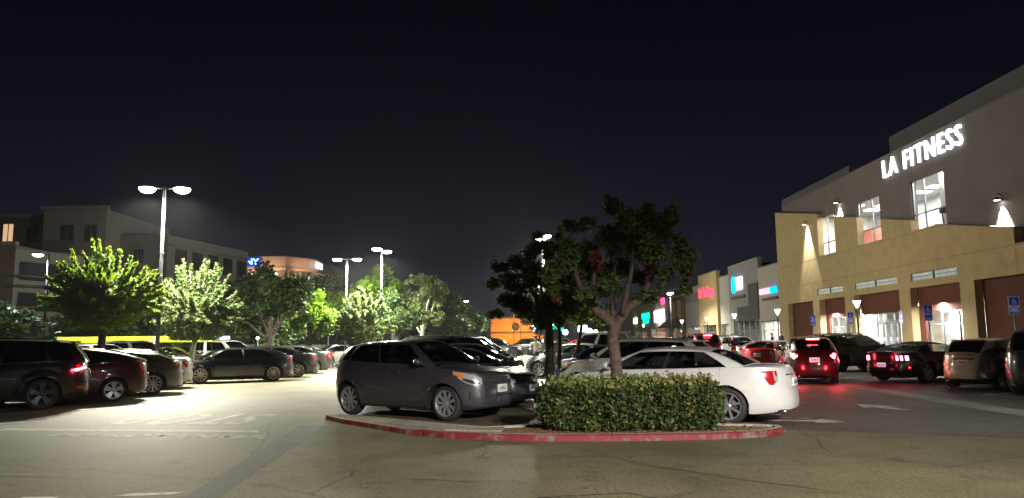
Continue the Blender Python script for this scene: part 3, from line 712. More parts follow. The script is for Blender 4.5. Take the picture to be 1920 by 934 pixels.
def stall_lines(name, xs, y0, y1, step, dx, dy, m='white_paint'):
    ps = []; y = y0
    while y < y1:
        l = math.hypot(dx, dy); nx, ny = -dy / l * .05, dx / l * .05
        ps.append([(xs - nx, y - ny), (xs + dx - nx, y + dy - ny), (xs + dx + nx, y + dy + ny), (xs + nx, y + ny)]); y += step
    return mark(name, ps, m)
stall_lines('road_marking_stalls_left', -9.7, 15.6, 60, 2.95, -4.2, -2.6)
stall_lines('road_marking_stalls_middle', -4.2, 18.9, 60, 2.95, 4.2, -2.6)
stall_lines('road_marking_stalls_centre', 5.4, 15.4, 60, 2.95, -4.1, 2.5)
stall_lines('road_marking_stalls_store', 12.3, 17.0, 58, 2.95, 5.4, 2.6)

# kerbed island in front
isl = [(-3.83, 15.49), (-3.3, 14.7), (-2.53, 13.78), (-1.85, 12.95), (-1.15, 12.40), (-.4, 12.05), (.3, 11.89), (1.1, 11.83), (1.95, 11.82), (2.7, 11.86), (3.21, 11.92), (3.8, 12.05), (4.2, 12.25), (4.47, 12.55), (4.5, 12.9), (4.15, 13.12), (3.4, 13.3), (2.0, 13.62), (.9, 13.6), (.2, 13.35), (-.5, 13.15), (-1.1, 13.6), (-2.0, 14.35), (-2.9, 15.1), (-3.55, 15.6)]
def offset(poly, d):
    n = len(poly); o = []
    for i in range(n):
        a, b, c = Vector(poly[i - 1]), Vector(poly[i]), Vector(poly[(i + 1) % n])
        t = ((b - a).normalized() + (c - b).normalized()).normalized(); o.append((b.x - t.y * d, b.y + t.x * d))
    return o
inn = offset(isl, .15); inn2 = offset(isl, .165); HK = .105
k = MB(); n = len(isl)
k.add([(x, y, 0) for x, y in isl] + [(x, y, HK - .02) for x, y in offset(isl, .01)] + [(x, y, HK) for x, y in offset(isl, .035)], [(i, (i + 1) % n, n + (i + 1) % n, n + i) for i in range(n)] + [(n + i, n + (i + 1) % n, 2 * n + (i + 1) % n, 2 * n + i) for i in range(n)])
setp(k.build('kerb_face', M['red_paint']), kind='structure')
k = MB(); o1 = offset(isl, .035)
k.add([(x, y, HK) for x, y in o1] + [(x, y, HK + .001) for x, y in inn] + [(x, y, 0) for x, y in inn2], [(i, (i + 1) % n, n + (i + 1) % n, n + i) for i in range(n)] + [(n + i, n + (i + 1) % n, 2 * n + (i + 1) % n, 2 * n + i) for i in range(n)])
setp(k.build('kerb', M['kerb_concrete']), kind='structure')
k = MB(); per = 0; r2 = random.Random(2)
for i in range(13):
    a_, b_ = Vector((*isl[i], 0)), Vector((*isl[i + 1], 0)); per += (b_ - a_).length
    if per > 1.5:
        per = 0; t_ = (b_ - a_).normalized(); n_ = Vector((-t_.y, t_.x, 0)); c_ = (a_ + b_) / 2; w_ = t_ * r2.uniform(.004, .009)
        k.add([c_ - w_ - n_ * .004, c_ + w_ - n_ * .004, c_ + w_ - n_ * .002 + Vector((0, 0, HK - .012)), c_ - w_ - n_ * .002 + Vector((0, 0, HK - .012)), c_ + w_ + n_ * .035 + Vector((0, 0, HK + .003)), c_ - w_ + n_ * .035 + Vector((0, 0, HK + .003)), c_ + w_ + n_ * .15 + Vector((0, 0, HK + .004)), c_ - w_ + n_ * .15 + Vector((0, 0, HK + .004))], [(0, 1, 2, 3), (3, 2, 4, 5), (5, 4, 6, 7)])
setp(k.build('kerb_joint', M['tar']), kind='structure')
k = MB(); k.add([(x, y, .072) for x, y in inn], [tuple(range(n))]); setp(k.build('island_soil', M['mulch']), kind='structure')
k = MB(); cw = [(-3.6, 15.35), (-2.5, 14.05), (-1.15, 12.75), (-.2, 12.55), (-.15, 13.15), (-.6, 13.02), (-1.15, 13.45), (-2.0, 14.2), (-3.4, 15.42)]
k.prism(cw, .05, .098); setp(k.build('island_paving', M['kerb_concrete'], fix=True), kind='structure')
# litter of chips and dry leaves on the soil
k = MB(); r2 = random.Random(3)
for i in range(2600):
    x, y = r2.uniform(-.3, 4.3), r2.uniform(11.98, 13.4)
    s_ = r2.uniform(.008, .026); a = r2.uniform(0, 6.3); z = .075 + r2.uniform(0, .02)
    if x < 0 and y > 12.5: continue
    c, d = math.cos(a) * s_, math.sin(a) * s_
    k.add([(x - c, y - d, z), (x + d * .5, y - c * .5, z + r2.uniform(-.004, .014)), (x + c, y + d, z + r2.uniform(-.004, .012)), (x - d * .5, y + c * .5, z)], [(0, 1, 2, 3)])
setp(k.build('mulch', leafmat('mulch_chip', [(.26, .12, .05), (.14, .07, .03), (.34, .20, .10), (.08, .045, .025)], 0, .8)), kind='stuff')

# median and pavement
def kerbed(name, x0, x1, y0, y1, m='kerb_concrete', h=.13):
    k = MB(); k.bbox(x0, x1, y0, y1, -.05, h, .02); return setp(k.build(name, M[m]), kind='structure')
kerbed('pavement', 19.4, 21.95, 4, 62)
kerbed('pavement_mall', 19.0, 21.95, 62.01, 150)
kerbed('median_bed', .55, 1.5, 14.5, 24, 'mulch', .10)
kerbed('lot_island', -16.2, -13.2, 30.2, 31.8, 'kerb_concrete', .13)
kerbed('lot_island', -13.8, -10.6, 51.2, 53.2, 'kerb_concrete', .13)

# ------------------------------------------------------------------ foliage
def quads_mesh(name, C, A, B, m, parent=None):
    """C centres, A/B half axes (n,3): pointed leaves folded along the middle"""
    n = len(C); N = np.cross(A, B); N /= np.maximum(1e-9, np.linalg.norm(N, axis=1, keepdims=True)); s = np.linalg.norm(B, axis=1, keepdims=True)
    V = np.stack([C - A, C - B * 1.0 - A * .1 + N * s * .35, C + A, C + B * 1.0 - A * .1 + N * s * .35], 1).reshape(-1, 3)
    me = bpy.data.meshes.new(name); me.vertices.add(4 * n); me.vertices.foreach_set('co', V.ravel().astype(np.float32))
    F = (np.arange(n)[:, None] * 4 + np.array([[0, 1, 2, 0, 2, 3]])).ravel()
    me.loops.add(6 * n); me.loops.foreach_set('vertex_index', F.astype(np.int32))
    me.polygons.add(2 * n); me.polygons.foreach_set('loop_start', np.arange(0, 6 * n, 3, dtype=np.int32)); me.polygons.foreach_set('loop_total', np.full(2 * n, 3, np.int32))
    me.update(calc_edges=True); return link(name, me, m, parent)
def leaves_at(P, size, rs, up=.3, var=.35, asp=.5, D=None):
    n = len(P); a = rs.normal(size=(n, 3)); a[:, 2] = a[:, 2] * .6 - .25
    if D is not None: a = a * .6 + D
    a /= np.linalg.norm(a, axis=1, keepdims=True); r = rs.normal(size=(n, 3)); r[:, 2] += up
    b = np.cross(a, r); b /= np.maximum(1e-6, np.linalg.norm(b, axis=1, keepdims=True))
    s = size * (1 + var * rs.normal(size=(n, 1))).clip(.4, 1.8)
    return P, a * s, b * s * asp
def blob_points(rs, c, r, n, shell=.5):
    d = rs.normal(size=(n, 3)); d /= np.linalg.norm(d, axis=1, keepdims=True)
    q = rs.uniform(size=(n, 1)) ** shell
    return np.array(c) + d * q * np.array(r)
def trunk_mesh(limbs, parent, m, seg=9):
    k = MB(); r2 = random.Random(5)
    for pts, rs in limbs:
        P = []; Rr = []
        for i in range(len(pts) - 1):
            a, b = Vector(pts[i]), Vector(pts[i + 1]); L_ = (b - a).length
            for t in (0, .33, .66):
                j = Vector((r2.uniform(-1, 1), r2.uniform(-1, 1), 0)) * .05 * L_ * (1 if t else 0); P.append(a.lerp(b, t) + j); Rr.append((rs[i] + (rs[i + 1] - rs[i]) * t) * r2.uniform(.93, 1.07))
        P.append(Vector(pts[-1])); Rr.append(rs[-1]); k.tube(P, Rr, seg)
    return k.build('trunk', m, parent)
BARK = mat('bark', (.075, .050, .042), rough=.9, noise=.45, nscale=14, bump=1, bscale=35)
BARKP = mat('bark_pale', (.42, .40, .36), rough=.9, noise=.3, nscale=9, bump=.6, bscale=30)
LG = leafmat('leaf_main', [(.045, .085, .028), (.06, .105, .03), (.08, .12, .04), (.03, .06, .024), (.10, .13, .04), (.13, .11, .04)], .35)
LRED = leafmat('leaf_red', [(.20, .035, .025), (.14, .04, .025), (.24, .07, .04), (.08, .06, .03)], .3)
LLIME = leafmat('leaf_lime', [(.095, .165, .008), (.13, .20, .008), (.06, .115, .010), (.17, .22, .012)], .42)
LGREY = leafmat('leaf_grey', [(.10, .17, .05), (.14, .20, .07), (.075, .13, .045), (.17, .21, .09), (.14, .12, .05)], .38)
LDARK = leafmat('leaf_dark', [(.030, .055, .016), (.042, .072, .020), (.025, .045, .015), (.055, .085, .02)], .35)
LFICUS = leafmat('leaf_ficus', [(.08, .155, .010), (.11, .19, .010), (.05, .11, .012)], .42)

def spiky_tree(name, x, y, rad, zc, top, nsh, lm, label, seed, bark=BARK, leaf=.075, lean=0, group='trees in the parking lot', tr=.13, fill=17000):
    rs = np.random.RandomState(seed); root = empty(name, (x, y, 0), 0, label, 'tree', group)
    limbs = [([(0, 0, -.05), (lean * .5, 0, zc * .3), (lean, 0, zc * .62)], [tr * 1.25, tr, tr * .85])]
    base = np.array([lean, 0, zc * .62]); P = []; D = []
    for i in range(nsh):
        az = rs.uniform(0, 2 * math.pi); el = math.asin(rs.uniform(-.22, 1))
        d = np.array([math.cos(el) * math.cos(az), math.cos(el) * math.sin(az), math.sin(el)])
        tip = np.array([lean, 0, zc]) + d * np.array([rad, rad, top - zc]) * rs.uniform(.80, 1.06)
        st = np.array([lean, 0, zc]) + d * np.array([rad, rad, top - zc]) * rs.uniform(.30, .5)
        mid = (st + tip) / 2 + np.array([0, 0, rs.uniform(-.1, .05)]) * rad
        tip2 = tip + np.array([0, 0, .30 * rad * max(0, d[2]) * rs.uniform(0, 1)])
        m_ = int(30 * rad / 2)
        for t in np.linspace(.1, 1, m_):
            q = (1 - t) ** 2 * st + 2 * t * (1 - t) * mid + t * t * tip2
            for _ in range(7): P.append(q + rs.normal(size=3) * .06 * (1.15 - .75 * t)); D.append(d * .5)
        if i % 3 == 0: limbs.append(([tuple(base), tuple((base + st) / 2 + [0, 0, .1]), tuple(st), tuple(tip2)], [tr * .5, tr * .3, tr * .16, .006]))
    P = np.array(P); D = np.array(D)
    Q = blob_points(rs, (lean, 0, zc + .0), (rad * .72, rad * .72, (top - zc) * .62), fill, .45)
    Q = Q[Q[:, 2] > zc * .62]
    C, A, B = leaves_at(np.vstack([P, Q]), leaf, rs, D=np.vstack([D, np.zeros_like(Q)]), asp=.55)
    trunk_mesh(limbs, root, bark, 7); quads_mesh('crown', C, A, B, lm, root); return root
def clump_tree(name, x, y, clumps, lm, label, seed, limbs, bark=BARK, leaf=.07, dens=900, red=(), group='trees in the parking lot', asp=.45, shell=.42):
    rs = np.random.RandomState(seed); root = empty(name, (x, y, 0), 0, label, 'tree', group)
    C_ = []; Rd = []
    for i, (cx, cy, cz, r) in enumerate(clumps):
        n = int(dens * r * r * (1 if shell < 1 else 1.3)); k_ = 6
        sub = blob_points(rs, (cx, cy, cz), (r * .75, r * .75, r * .62), k_, .6)
        for s_ in sub: C_.append(blob_points(rs, s_, (r * .48,) * 3, n // k_, .5))
    for (cx, cy, cz, r) in red: Rd.append(blob_points(rs, (cx, cy, cz - r * .5), (r * .5, r * .5, r * 1.3), int(dens * r * .2), .6))
    P = np.vstack(C_); C, A, B = leaves_at(P, leaf, rs, asp=asp)
    trunk_mesh(limbs, root, bark)
    cr_ = quads_mesh('crown', C, A, B, lm, root)
    if Rd: C, A, B = leaves_at(np.vstack(Rd), leaf * 1.05, rs, asp=asp); quads_mesh('red_leaves', C, A, B, LRED, cr_)
    return root
# main tree standing in the hedge: (px, py, radius px) of its leaf masses
def at(px, py, y):
    a, b = (px - 960) / 1400, (467 - py) / 1400; c, s_ = math.cos(.010), math.sin(.010); a, b = a * c + b * s_, -a * s_ + b * c; t = R(6.95)
    d = Vector((a, math.cos(t) - b * math.sin(t), math.sin(t) + b * math.cos(t))); k_ = y / d.y
    return Vector((d.x * k_, y, 1.57 + d.z * k_))
def masses(lst, x, y, sc_, dy, seed):
    r2 = random.Random(seed); o = []
    for q in lst:
        yy = y + r2.uniform(-dy, dy); p_ = at(q[0], q[1], yy); o.append((p_.x - x, yy - y, p_.z, q[2] / sc_))
    return o
TX, TY = 1.78, 12.78
def L3(px, py, dy=0): p_ = at(px, py, TY + dy); return (p_.x - TX, dy, p_.z)
ms = masses([(1150, 392, 26), (1195, 415, 42), (1245, 430, 40), (1275, 465, 34), (1285, 505, 24), (1288, 540, 16), (1225, 470, 42), (1180, 460, 44), (1135, 445, 42), (1100, 470, 42), (1062, 480, 38), (1060, 425, 20), (1095, 420, 26), (1120, 500, 44), (1075, 520, 38), (1040, 505, 28), (1165, 500, 40), (1200, 520, 24), (1222, 552, 24), (1195, 560, 18), (1140, 540, 28), (1100, 550, 20), (1240, 505, 26), (1260, 400, 20), (1215, 395, 24), (1170, 420, 34), (1045, 460, 16), (1140, 372, 9), (1292, 480, 16), (1160, 545, 18), (1035, 540, 22)], TX, TY, 109, .85, 11)
limbs = [([(0, 0, .0), (.0, .02, .7), L3(1149, 640), L3(1153, 605)], [.122, .102, .098, .112]),
         ([L3(1150, 608), L3(1120, 585, -.1), L3(1100, 560, -.1), L3(1085, 530, -.2), L3(1075, 480, -.2)], [.095, .08, .065, .045, .015]),
         ([L3(1108, 572, -.1), L3(1112, 530, 0), L3(1120, 490, .1), L3(1135, 430, .2)], [.055, .045, .03, .01]),
         ([L3(1158, 606), L3(1175, 580, .1), L3(1205, 558, .2), L3(1225, 510, .3), L3(1243, 440, .3)], [.095, .08, .06, .045, .012]),
         ([L3(1165, 592), L3(1172, 560, -.2), L3(1182, 520, -.3), L3(1190, 450, -.3)], [.06, .045, .035, .012]),
         ([L3(1205, 558, .2), L3(1235, 545, .2), L3(1262, 500, .1), L3(1280, 470, 0)], [.045, .035, .022, .01]),
         ([L3(1150, 606), L3(1148, 560, .3), L3(1152, 500, .4), L3(1158, 420, .4)], [.05, .04, .03, .01])]
rd = masses([(1120, 470, 13), (1135, 478, 13), (1232, 490, 12), (1316, 497, 9), (1052, 430, 10), (1045, 545, 10)], TX, TY - .75, 109, .1, 4)
main_tree = clump_tree('ornamental_tree', TX, TY, ms, LG, 'multi-limbed dark tree with reddish leaf tufts rising out of the hedge', 21, limbs, leaf=.052, dens=6500, red=rd, asp=.36)
T2X, T2Y = .92, 17.6
def L4(px, py, dy=0): p_ = at(px, py, T2Y + dy); return (p_.x - T2X, dy, p_.z)
ms = masses([(925, 530, 16), (940, 500, 20), (965, 490, 28), (1000, 470, 28), (1035, 465, 26), (960, 530, 34), (1000, 515, 38), (1045, 510, 38), (1080, 520, 32), (950, 570, 26), (985, 570, 32), (1025, 565, 34), (1065, 570, 30), (1090, 560, 24), (1010, 600, 22), (1045, 600, 20), (930, 590, 14), (1010, 445, 14)], T2X, T2Y, 79, 1.0, 12)
limbs = [([(0, 0, .0), L4(1031, 660), L4(1028, 600)], [.12, .105, .095]), ([L4(1028, 603), L4(1010, 570), L4(985, 530, .2), L4(960, 500)], [.08, .06, .035, .01]), ([L4(1029, 603), L4(1040, 560, .2), L4(1050, 500, .2)], [.08, .05, .01]), ([L4(1029, 603), L4(1055, 575, -.2), L4(1080, 530, -.3)], [.05, .035, .01])]
clump_tree('ornamental_tree', T2X, T2Y, ms, LG, 'dark leafy tree in the median between the parked black sedans and the white crossover', 22, limbs, leaf=.065, dens=3800, asp=.4)
for i, (px, Y, lean, ly) in enumerate([(1048, 25.5, -.05, 'slim tree with lit lime leaves behind the dark median tree'), (1066, 30, .5, 'slim leaning trunk tree with lit lime leaves beside the teal sedan')]):
    x = (px - 960) / 1400 * Y
    clump_tree('slim_tree', x, Y, [(lean + dx * .8, dy, 2.4 + dz, .55) for dx, dy, dz in ((0, 0, 0), (.5, .3, .5), (-.5, 0, .6), (.2, -.4, 1.0), (-.3, .4, 1.4), (.6, 0, 1.5), (.9, .2, .1), (-.9, .1, .1))], LLIME, ly, 40 + i,
               [([(0, 0, 0), (lean * .6, 0, 1.2), (lean, 0, 2.3)], [.10, .08, .06]), ([(lean, 0, 2.2), (lean + .4, 0, 3.2)], [.05, .01]), ([(lean, 0, 2.2), (lean - .4, 0, 3.3)], [.05, .01])], leaf=.09, dens=420)
spiky_tree('shade_tree', -15.4, 28.2, 2.15, 3.15, 4.95, 120, LLIME, 'bright lime tree with upright leafy shoots by the yellow canopy', 31, leaf=.064, tr=.16)
spiky_tree('shade_tree', -14.8, 34.4, 2.0, 2.75, 5.15, 130, LGREY, 'pale green tree with tall upright shoots just right of the tall near lamp', 32, BARKP, leaf=.062, lean=.25, tr=.14)
spiky_tree('shade_tree', -9.4, 47.2, 2.0, 2.4, 4.3, 110, LGREY, 'pale green spreading tree under the twin lamp in the middle of the lot', 33, BARKP, leaf=.10, tr=.12)
def round_tree(name, x, y, r, zc, rz, lm, label, seed, leaf=.11, dens=480, n=16, group='trees in the parking lot', bark=None, trr=.16):
    bark = bark or mat('bark_dark', (.035, .025, .020), rough=.95, bump=1, bscale=30)
    r2 = random.Random(seed); cl = []
    for i in range(n):
        a = r2.uniform(0, 6.28); u = r2.uniform(-.9, 1); c = math.sqrt(max(0, 1 - u * u)); q = r2.uniform(.5, .8)
        cl.append((c * math.cos(a) * r * q, c * math.sin(a) * r * q, zc + u * rz * q, r * r2.uniform(.30, .46)))
    cl.append((0, 0, zc, r * .5))
    lim = [([(0, 0, 0), (.05, 0, zc * .5), (0, 0, zc - rz * .3)], [trr * 1.2, trr, trr * .7])] + [([(0, 0, zc * .45), (c[0] * .5, c[1] * .5, (zc * .45 + c[2]) / 2), c[:3]], [trr * .5, trr * .3, .02]) for c in cl[:6]]
    return clump_tree(name, x, y, cl, lm, label, seed, lim, bark, leaf, dens, group=group, asp=.55)
round_tree('ficus_tree', -13.4, 41.5, 2.5, 3.6, 1.9, LDARK, 'dark round tree whose right side catches lamp light, between the two pale trees', 51)
round_tree('ficus_tree', -12.6, 46.5, 1.9, 3.3, 1.6, LFICUS, 'small bright green tree left of the middle twin lamp', 52)
for i, (x, Y, r, zc, rz, m_, lb) in enumerate([(-13.2, 60, 2.6, 4.6, 2.2, LFICUS, 'bright green rounded tree behind the middle twin lamp'), (-10.2, 58, 2.5, 5.1, 2.4, LFICUS, 'tall bright green tree under the single tall lamp'), (-8.6, 54, 1.9, 3.4, 1.7, LDARK, 'dark lower tree below the single tall lamp'),
        (-6.9, 57, 2.0, 4.6, 2.8, LGREY, 'greyish upright tree at the end of the bright green trees')]):
    round_tree('ficus_tree', x, Y, r, zc, rz, m_, lb, 60 + i, leaf=.14, dens=430, n=18, bark=BARKP if i == 3 else None)
for i in range(9):
    Y = 60 + i * 8
    round_tree('ficus_tree', -6.6 - .0 * i + (i % 2) * .4, Y, 2.7, 3.7, 2.9 - .05 * i, LDARK, ['dark dense tree next to the greyish upright tree, start of the receding dark row', 'dark tree second in the receding row of dense trees', 'dark tree third in the receding row of dense trees', 'dark tree fourth in the receding row of dense trees', 'dark tree fifth in the receding row of dense trees', 'dark tree sixth in the receding row of dense trees', 'tree with lamp-lit lime top near the far twin lamp', 'tree with lime top behind the far twin lamp', 'last dark tree of the receding row'][i],
               80 + i, leaf=.18, dens=260, n=14, group='row of dense trees receding into the lot')
for i, (x, Y, r, zc) in enumerate([(-31, 44, 3.0, 3.0), (-26.5, 47, 3.2, 3.2), (-22, 46, 3.0, 2.9), (-20.5, 60, 4.0, 4.2), (-17, 52, 3.0, 2.8), (-16.5, 64, 3.6, 4.2), (-37, 46, 3.2, 3.2)]):
    round_tree('ficus_tree', x, Y, r, zc, r * .85, LDARK, ['dark bushy tree left behind the lime tree', 'dark bushy tree directly behind the lime tree', 'dark bushy tree behind the yellow canopy end', 'tall dark tree in front of the apartment building', 'dark tree behind the pale shooting tree', 'tall dark tree below the office tower', 'dark bushy tree at the far left edge'][i], 100 + i, leaf=.18, dens=220, n=14, group='dark trees along the lot edge')

# hedge
rs = np.random.RandomState(9)
hd = empty('hedge', (1.95, 12.85, .072), R(-2), 'clipped leafy hedge with yellowish tips on the red-kerbed island', 'hedge')
N = 34000; u = rs.uniform(-1, 1, (N, 3)); f = rs.uniform(size=N); dpt = 1 - np.abs(rs.normal(size=N)) * .14
u[:, 1] = np.where(f < .34, -dpt, np.where(f < .42, dpt, u[:, 1])); u[:, 2] = np.where((f > .42) & (f < .68), dpt, u[:, 2]); u[:, 0] = np.where((f > .68) & (f < .80), np.sign(u[:, 0]) * (1 - .1 * (1 - dpt)), u[:, 0])
den = (np.abs(u[:, 0]) ** 8 + np.abs(u[:, 1]) ** 3.6 + np.abs(u[:, 2]) ** 4.2) ** (1 / 4.5)
u /= np.maximum(den, 1)[:, None]
wob = 1 + .07 * np.sin(u[:, 0] * 11 + 1) * np.cos(u[:, 2] * 5 + u[:, 0] * 4) + .05 * np.sin(u[:, 0] * 23)
P = np.stack([u[:, 0] * 1.50, u[:, 1] * .52 * wob, .405 + u[:, 2] * .375 * (1 + .9 * (wob - 1)) + .035 * np.sin(u[:, 0] * 17 + u[:, 1] * 5) * (u[:, 2] > 0)], 1) + rs.normal(size=(N, 3)) * .036
hole = np.sin(P[:, 0] * 7.3 + 2 * P[:, 1]) + np.sin(P[:, 2] * 13 + P[:, 0] * 3.1) + np.sin(P[:, 0] * 19 - P[:, 2] * 9) * .6
P = P[(hole < 1.25) | (rs.uniform(size=N) < .25) | (P[:, 2] > .6)]; N = len(P)
C, A, B = leaves_at(P, .031, rs, asp=.60, up=.8, var=.5)
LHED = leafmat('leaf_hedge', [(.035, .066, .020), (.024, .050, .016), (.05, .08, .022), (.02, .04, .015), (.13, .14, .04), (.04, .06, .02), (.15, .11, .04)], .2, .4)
for _ in range(90):   # stray shoots
    x0, y0 = rs.uniform(-1.4, 1.4), rs.uniform(-.42, .42); t_ = np.linspace(0, 1, 14)[:, None]; d_ = np.array([rs.uniform(-.4, .4), rs.uniform(-.4, .3), 1]) * rs.uniform(.08, .17)
    q = np.array([x0, y0, .76]) + t_ * d_ + rs.normal(size=(14, 3)) * .012; c2, a2, b2 = leaves_at(q, .027, rs, asp=.6, up=.8); P = np.vstack([P, q]); C = np.vstack([C, c2]); A = np.vstack([A, a2]); B = np.vstack([B, b2])
N = len(P)
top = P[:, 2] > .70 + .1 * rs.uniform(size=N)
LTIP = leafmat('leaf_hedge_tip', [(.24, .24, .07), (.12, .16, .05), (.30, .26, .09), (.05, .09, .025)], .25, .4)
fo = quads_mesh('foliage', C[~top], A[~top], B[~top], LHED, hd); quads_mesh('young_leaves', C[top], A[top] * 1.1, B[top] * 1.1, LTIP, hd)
k = MB(); r2 = random.Random(8)
for i in range(60):
    x = r2.uniform(-1.35, 1.35); y = r2.uniform(-.3, .3)
    k.tube([(x, y, 0), (x + r2.uniform(-.1, .1), y + r2.uniform(-.08, .08), .3), (x + r2.uniform(-.25, .25), y + r2.uniform(-.15, .15), .72)], [.012, .009, .004], 5)
k.build('stems', BARK, hd)

# ------------------------------------------------------------------ lamps
mat('pole_bronze', (.022, .022, .025), rough=.7, spec=.3)
mat('concrete_base', (.35, .34, .31), rough=.85)
LENS = emit('lamp_lens', (1, .97, .86), 30); LENSW = emit('lamp_lens_warm', (1, .62, .25), 14); LENSC = emit('lamp_lens_cool', (.9, .97, 1), 30)
LCOL = (1, .97, .78)
def lot_lamp(x, y, h, heads, P, label, ang=0, group='tall parking lot lamps', c=LCOL, tilt=0, lens=None, hr=.30, hz=.11, cut=160, bl=.45, side=0):
    """square pole with one or two shoe heads at distance .72 from it"""
    root = empty('street_lamp', (x, y, 0), 0, label, 'street lamp', group)
    k = MB(); k.lathe([(.001, .78), (.27, .78), (.30, .74), (.30, 0)], 20); k.build('lamp_base', M['concrete_base'], root, fix=True)
    k = MB(); k.tube([(0, 0, .7), (0, 0, h * .5), (0, 0, h + .1)], [.085, .075, .06], 10); k.tube([(0, 0, h * .66), (0, 0, h * .66 + .04)], .11, 10); k.build('pole', M['pole_bronze'], root)
    for i in range(heads):
        a = ang + math.pi * i; d = Vector((math.cos(a), math.sin(a), 0))
        k = MB(); k.tube([(0, 0, h + .02), d * .45 + Vector((0, 0, h + .06))], .03, 8); arm = k.build('arm', M['pole_bronze'], root)
        T = Matrix.Translation(d * .70 + Vector((0, 0, h)))
        k = MB(); k.lathe([(.001, .17), (hr * .6, .155), (hr * .88, .11), (hr * 1.0, .06), (hr * 1.0, .045), (hr * .9, .04)], 24, T); hd_ = k.build('lamp_head', M['pole_bronze'], root, fix=True)
        k = MB(); k.lathe([(.001, -hz), (hr * .45, -hz * .92), (hr * .8, -hz * .6), (hr * 1.0, -hz * .15), (hr * 1.04, .02), (hr * .95, .05)], 24, T); k.build('lens', lens or LENS, hd_, fix=True)
        l_ = light('lamp_light', 'SPOT', d * .70 + Vector((0, 0, h - hz - .06)), P, c, root, .18, cut, bl)
        if side: light('lamp_light', 'POINT', d * .70 + Vector((0, 0, h - hz - .22)), side, c, root, .15)
    return root
lot_lamp(-14.65, 31.0, 8.04, 2, 14500, 'tallest nearest twin-head lamp on a dark pole, left side of the lot', ang=R(8), hr=.32, hz=.17, cut=158, bl=.5, side=650)
lot_lamp(-11.61, 52.25, 7.3, 2, 14000, 'twin-head lamp standing over the pale spreading tree', ang=R(5), side=1250)
lot_lamp(-8.28, 47.16, 7.3, 2, 15000, 'single tall lamp seen edge on above the bright green trees', ang=R(74), side=1250)
lot_lamp(-7.53, 109.9, 7.3, 2, 15000, 'small far twin-head lamp beyond the row of dark trees', ang=R(3))
lot_lamp(1.77, 42.1, 7.3, 2, 16000, 'lamp whose heads glare through the top left of the main tree', ang=R(100), side=1350)
lot_lamp(-29.8, 47.7, 7.3, 1, 5000, 'single-head lamp just left above the lime tree', ang=R(180), c=(.85, .93, 1), lens=LENSC)
lot_lamp(6.8, -5.2, 7.3, 2, 20500, 'twin-head lamp at the near end of the store aisle', ang=R(30), cut=159, bl=.2, c=(1, .945, .86))
lot_lamp(2.6, 74, 7.3, 2, 12000, 'far lamp over the middle parking rows', ang=R(90), side=2300)
lot_lamp(17.1, 81, 6.4, 2, 2500, 'lamp with a glaring head just above the small red shop sign', ang=R(80), side=130)
lot_lamp(.3, 195, 9.5, 1, 9000, 'distant orange sodium street lamp above the orange building', ang=0, c=(1, .5, .15), lens=LENSW)
lot_lamp(1.8, 170, 7.2, 1, 3500, 'distant cool white lamp right of the sodium lamp', ang=0, c=(.9, .95, 1), lens=LENSC, hr=.5, hz=.45)

def post_lamp(x, y, label, P=650):
    root = empty('post_lamp', (x, y, .0), 0, label, 'post lamp', 'flared post lamps along the shopfronts')
    k = MB(); k.tube([(0, 0, .1), (0, 0, .5), (0, 0, 3.25)], [.08, .055, .045], 10); k.lathe([(.001, .14), (.14, .14), (.16, .0)], 12); k.build('pole', M['pole_bronze'], root)
    k = MB(); k.lathe([(.05, 3.25), (.10, 3.32), (.20, 3.58), (.235, 3.66)], 16); k.lathe([(.001, 3.68), (.2, 3.67), (.24, 3.64)], 16)
    sh_ = k.build('lamp_shade', mat('lamp_diffuser', (.8, .8, .78), rough=.4, em=(1, .9, .78), ems=3.2), root)
    k = MB(); k.lathe([(.001, 3.74), (.12, 3.73), (.27, 3.68), (.27, 3.665)], 16); k.build('lamp_cap', M['pole_bronze'], root)
    light('post_light', 'POINT', (0, 0, 3.45), P, (1, .86, .66), root, .15)
    return root
for (x, y), lb in zip([(20.2, 43.9), (19.8, 56.0), (19.6, 66.3), (19.6, 75.6), (19.5, 86.5), (19.5, 112)],
        ['flared post lamp in front of the glass entrance doors', 'flared post lamp at the far end of the tan store front', 'flared post lamp before the dark panelled shop', 'flared post lamp beside the mattress shop', 'flared post lamp beside the brown framed shop front', 'small far post lamp before the green sign']):
    post_lamp(x, y, lb)

# ------------------------------------------------------------------ the gym building
TAN = mat('tan_stucco', (.50, .38, .20), rough=.9, noise=.10, nscale=1.6, bump=.25, bscale=30)
WST = mat('white_stucco', (.42, .39, .36), rough=.9, noise=.08, nscale=1.2, bump=.25, bscale=30)
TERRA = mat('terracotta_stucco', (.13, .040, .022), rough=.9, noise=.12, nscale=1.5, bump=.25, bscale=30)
GREYST = mat('grey_stucco', (.26, .25, .26), rough=.9, noise=.08, nscale=1.2)
DARKST = mat('dark_grey_panel', (.05, .048, .052), rough=.7)
BROWN = mat('brown_trim', (.13, .065, .035), rough=.7)
FRAME = mat('window_frame_metal', (.30, .31, .32), rough=.4, metal=.6)
WHITEIN = mat('interior_white', (.75, .74, .72), rough=.8)
REDIN = mat('interior_red', (.55, .16, .10), rough=.8)
FLOORIN = mat('interior_floor', (.25, .23, .21), rough=.5)
CEILP = emit('ceiling_light_panel', (1, .97, .92), 14)
gym = empty('gym_building', (22, 45, 0), 0, 'two-storey tan and white gym building with terracotta bays and lit upper windows', 'building')
def ofs(k, name, m, par=gym, px=22, py=45, **kw):
    for i, v in enumerate(k.v): k.v[i] = (v[0] - px, v[1] - py, v[2])
    return k.build(name, m, par, **kw)
X0, X1 = 22.0, 22.4
k = MB()
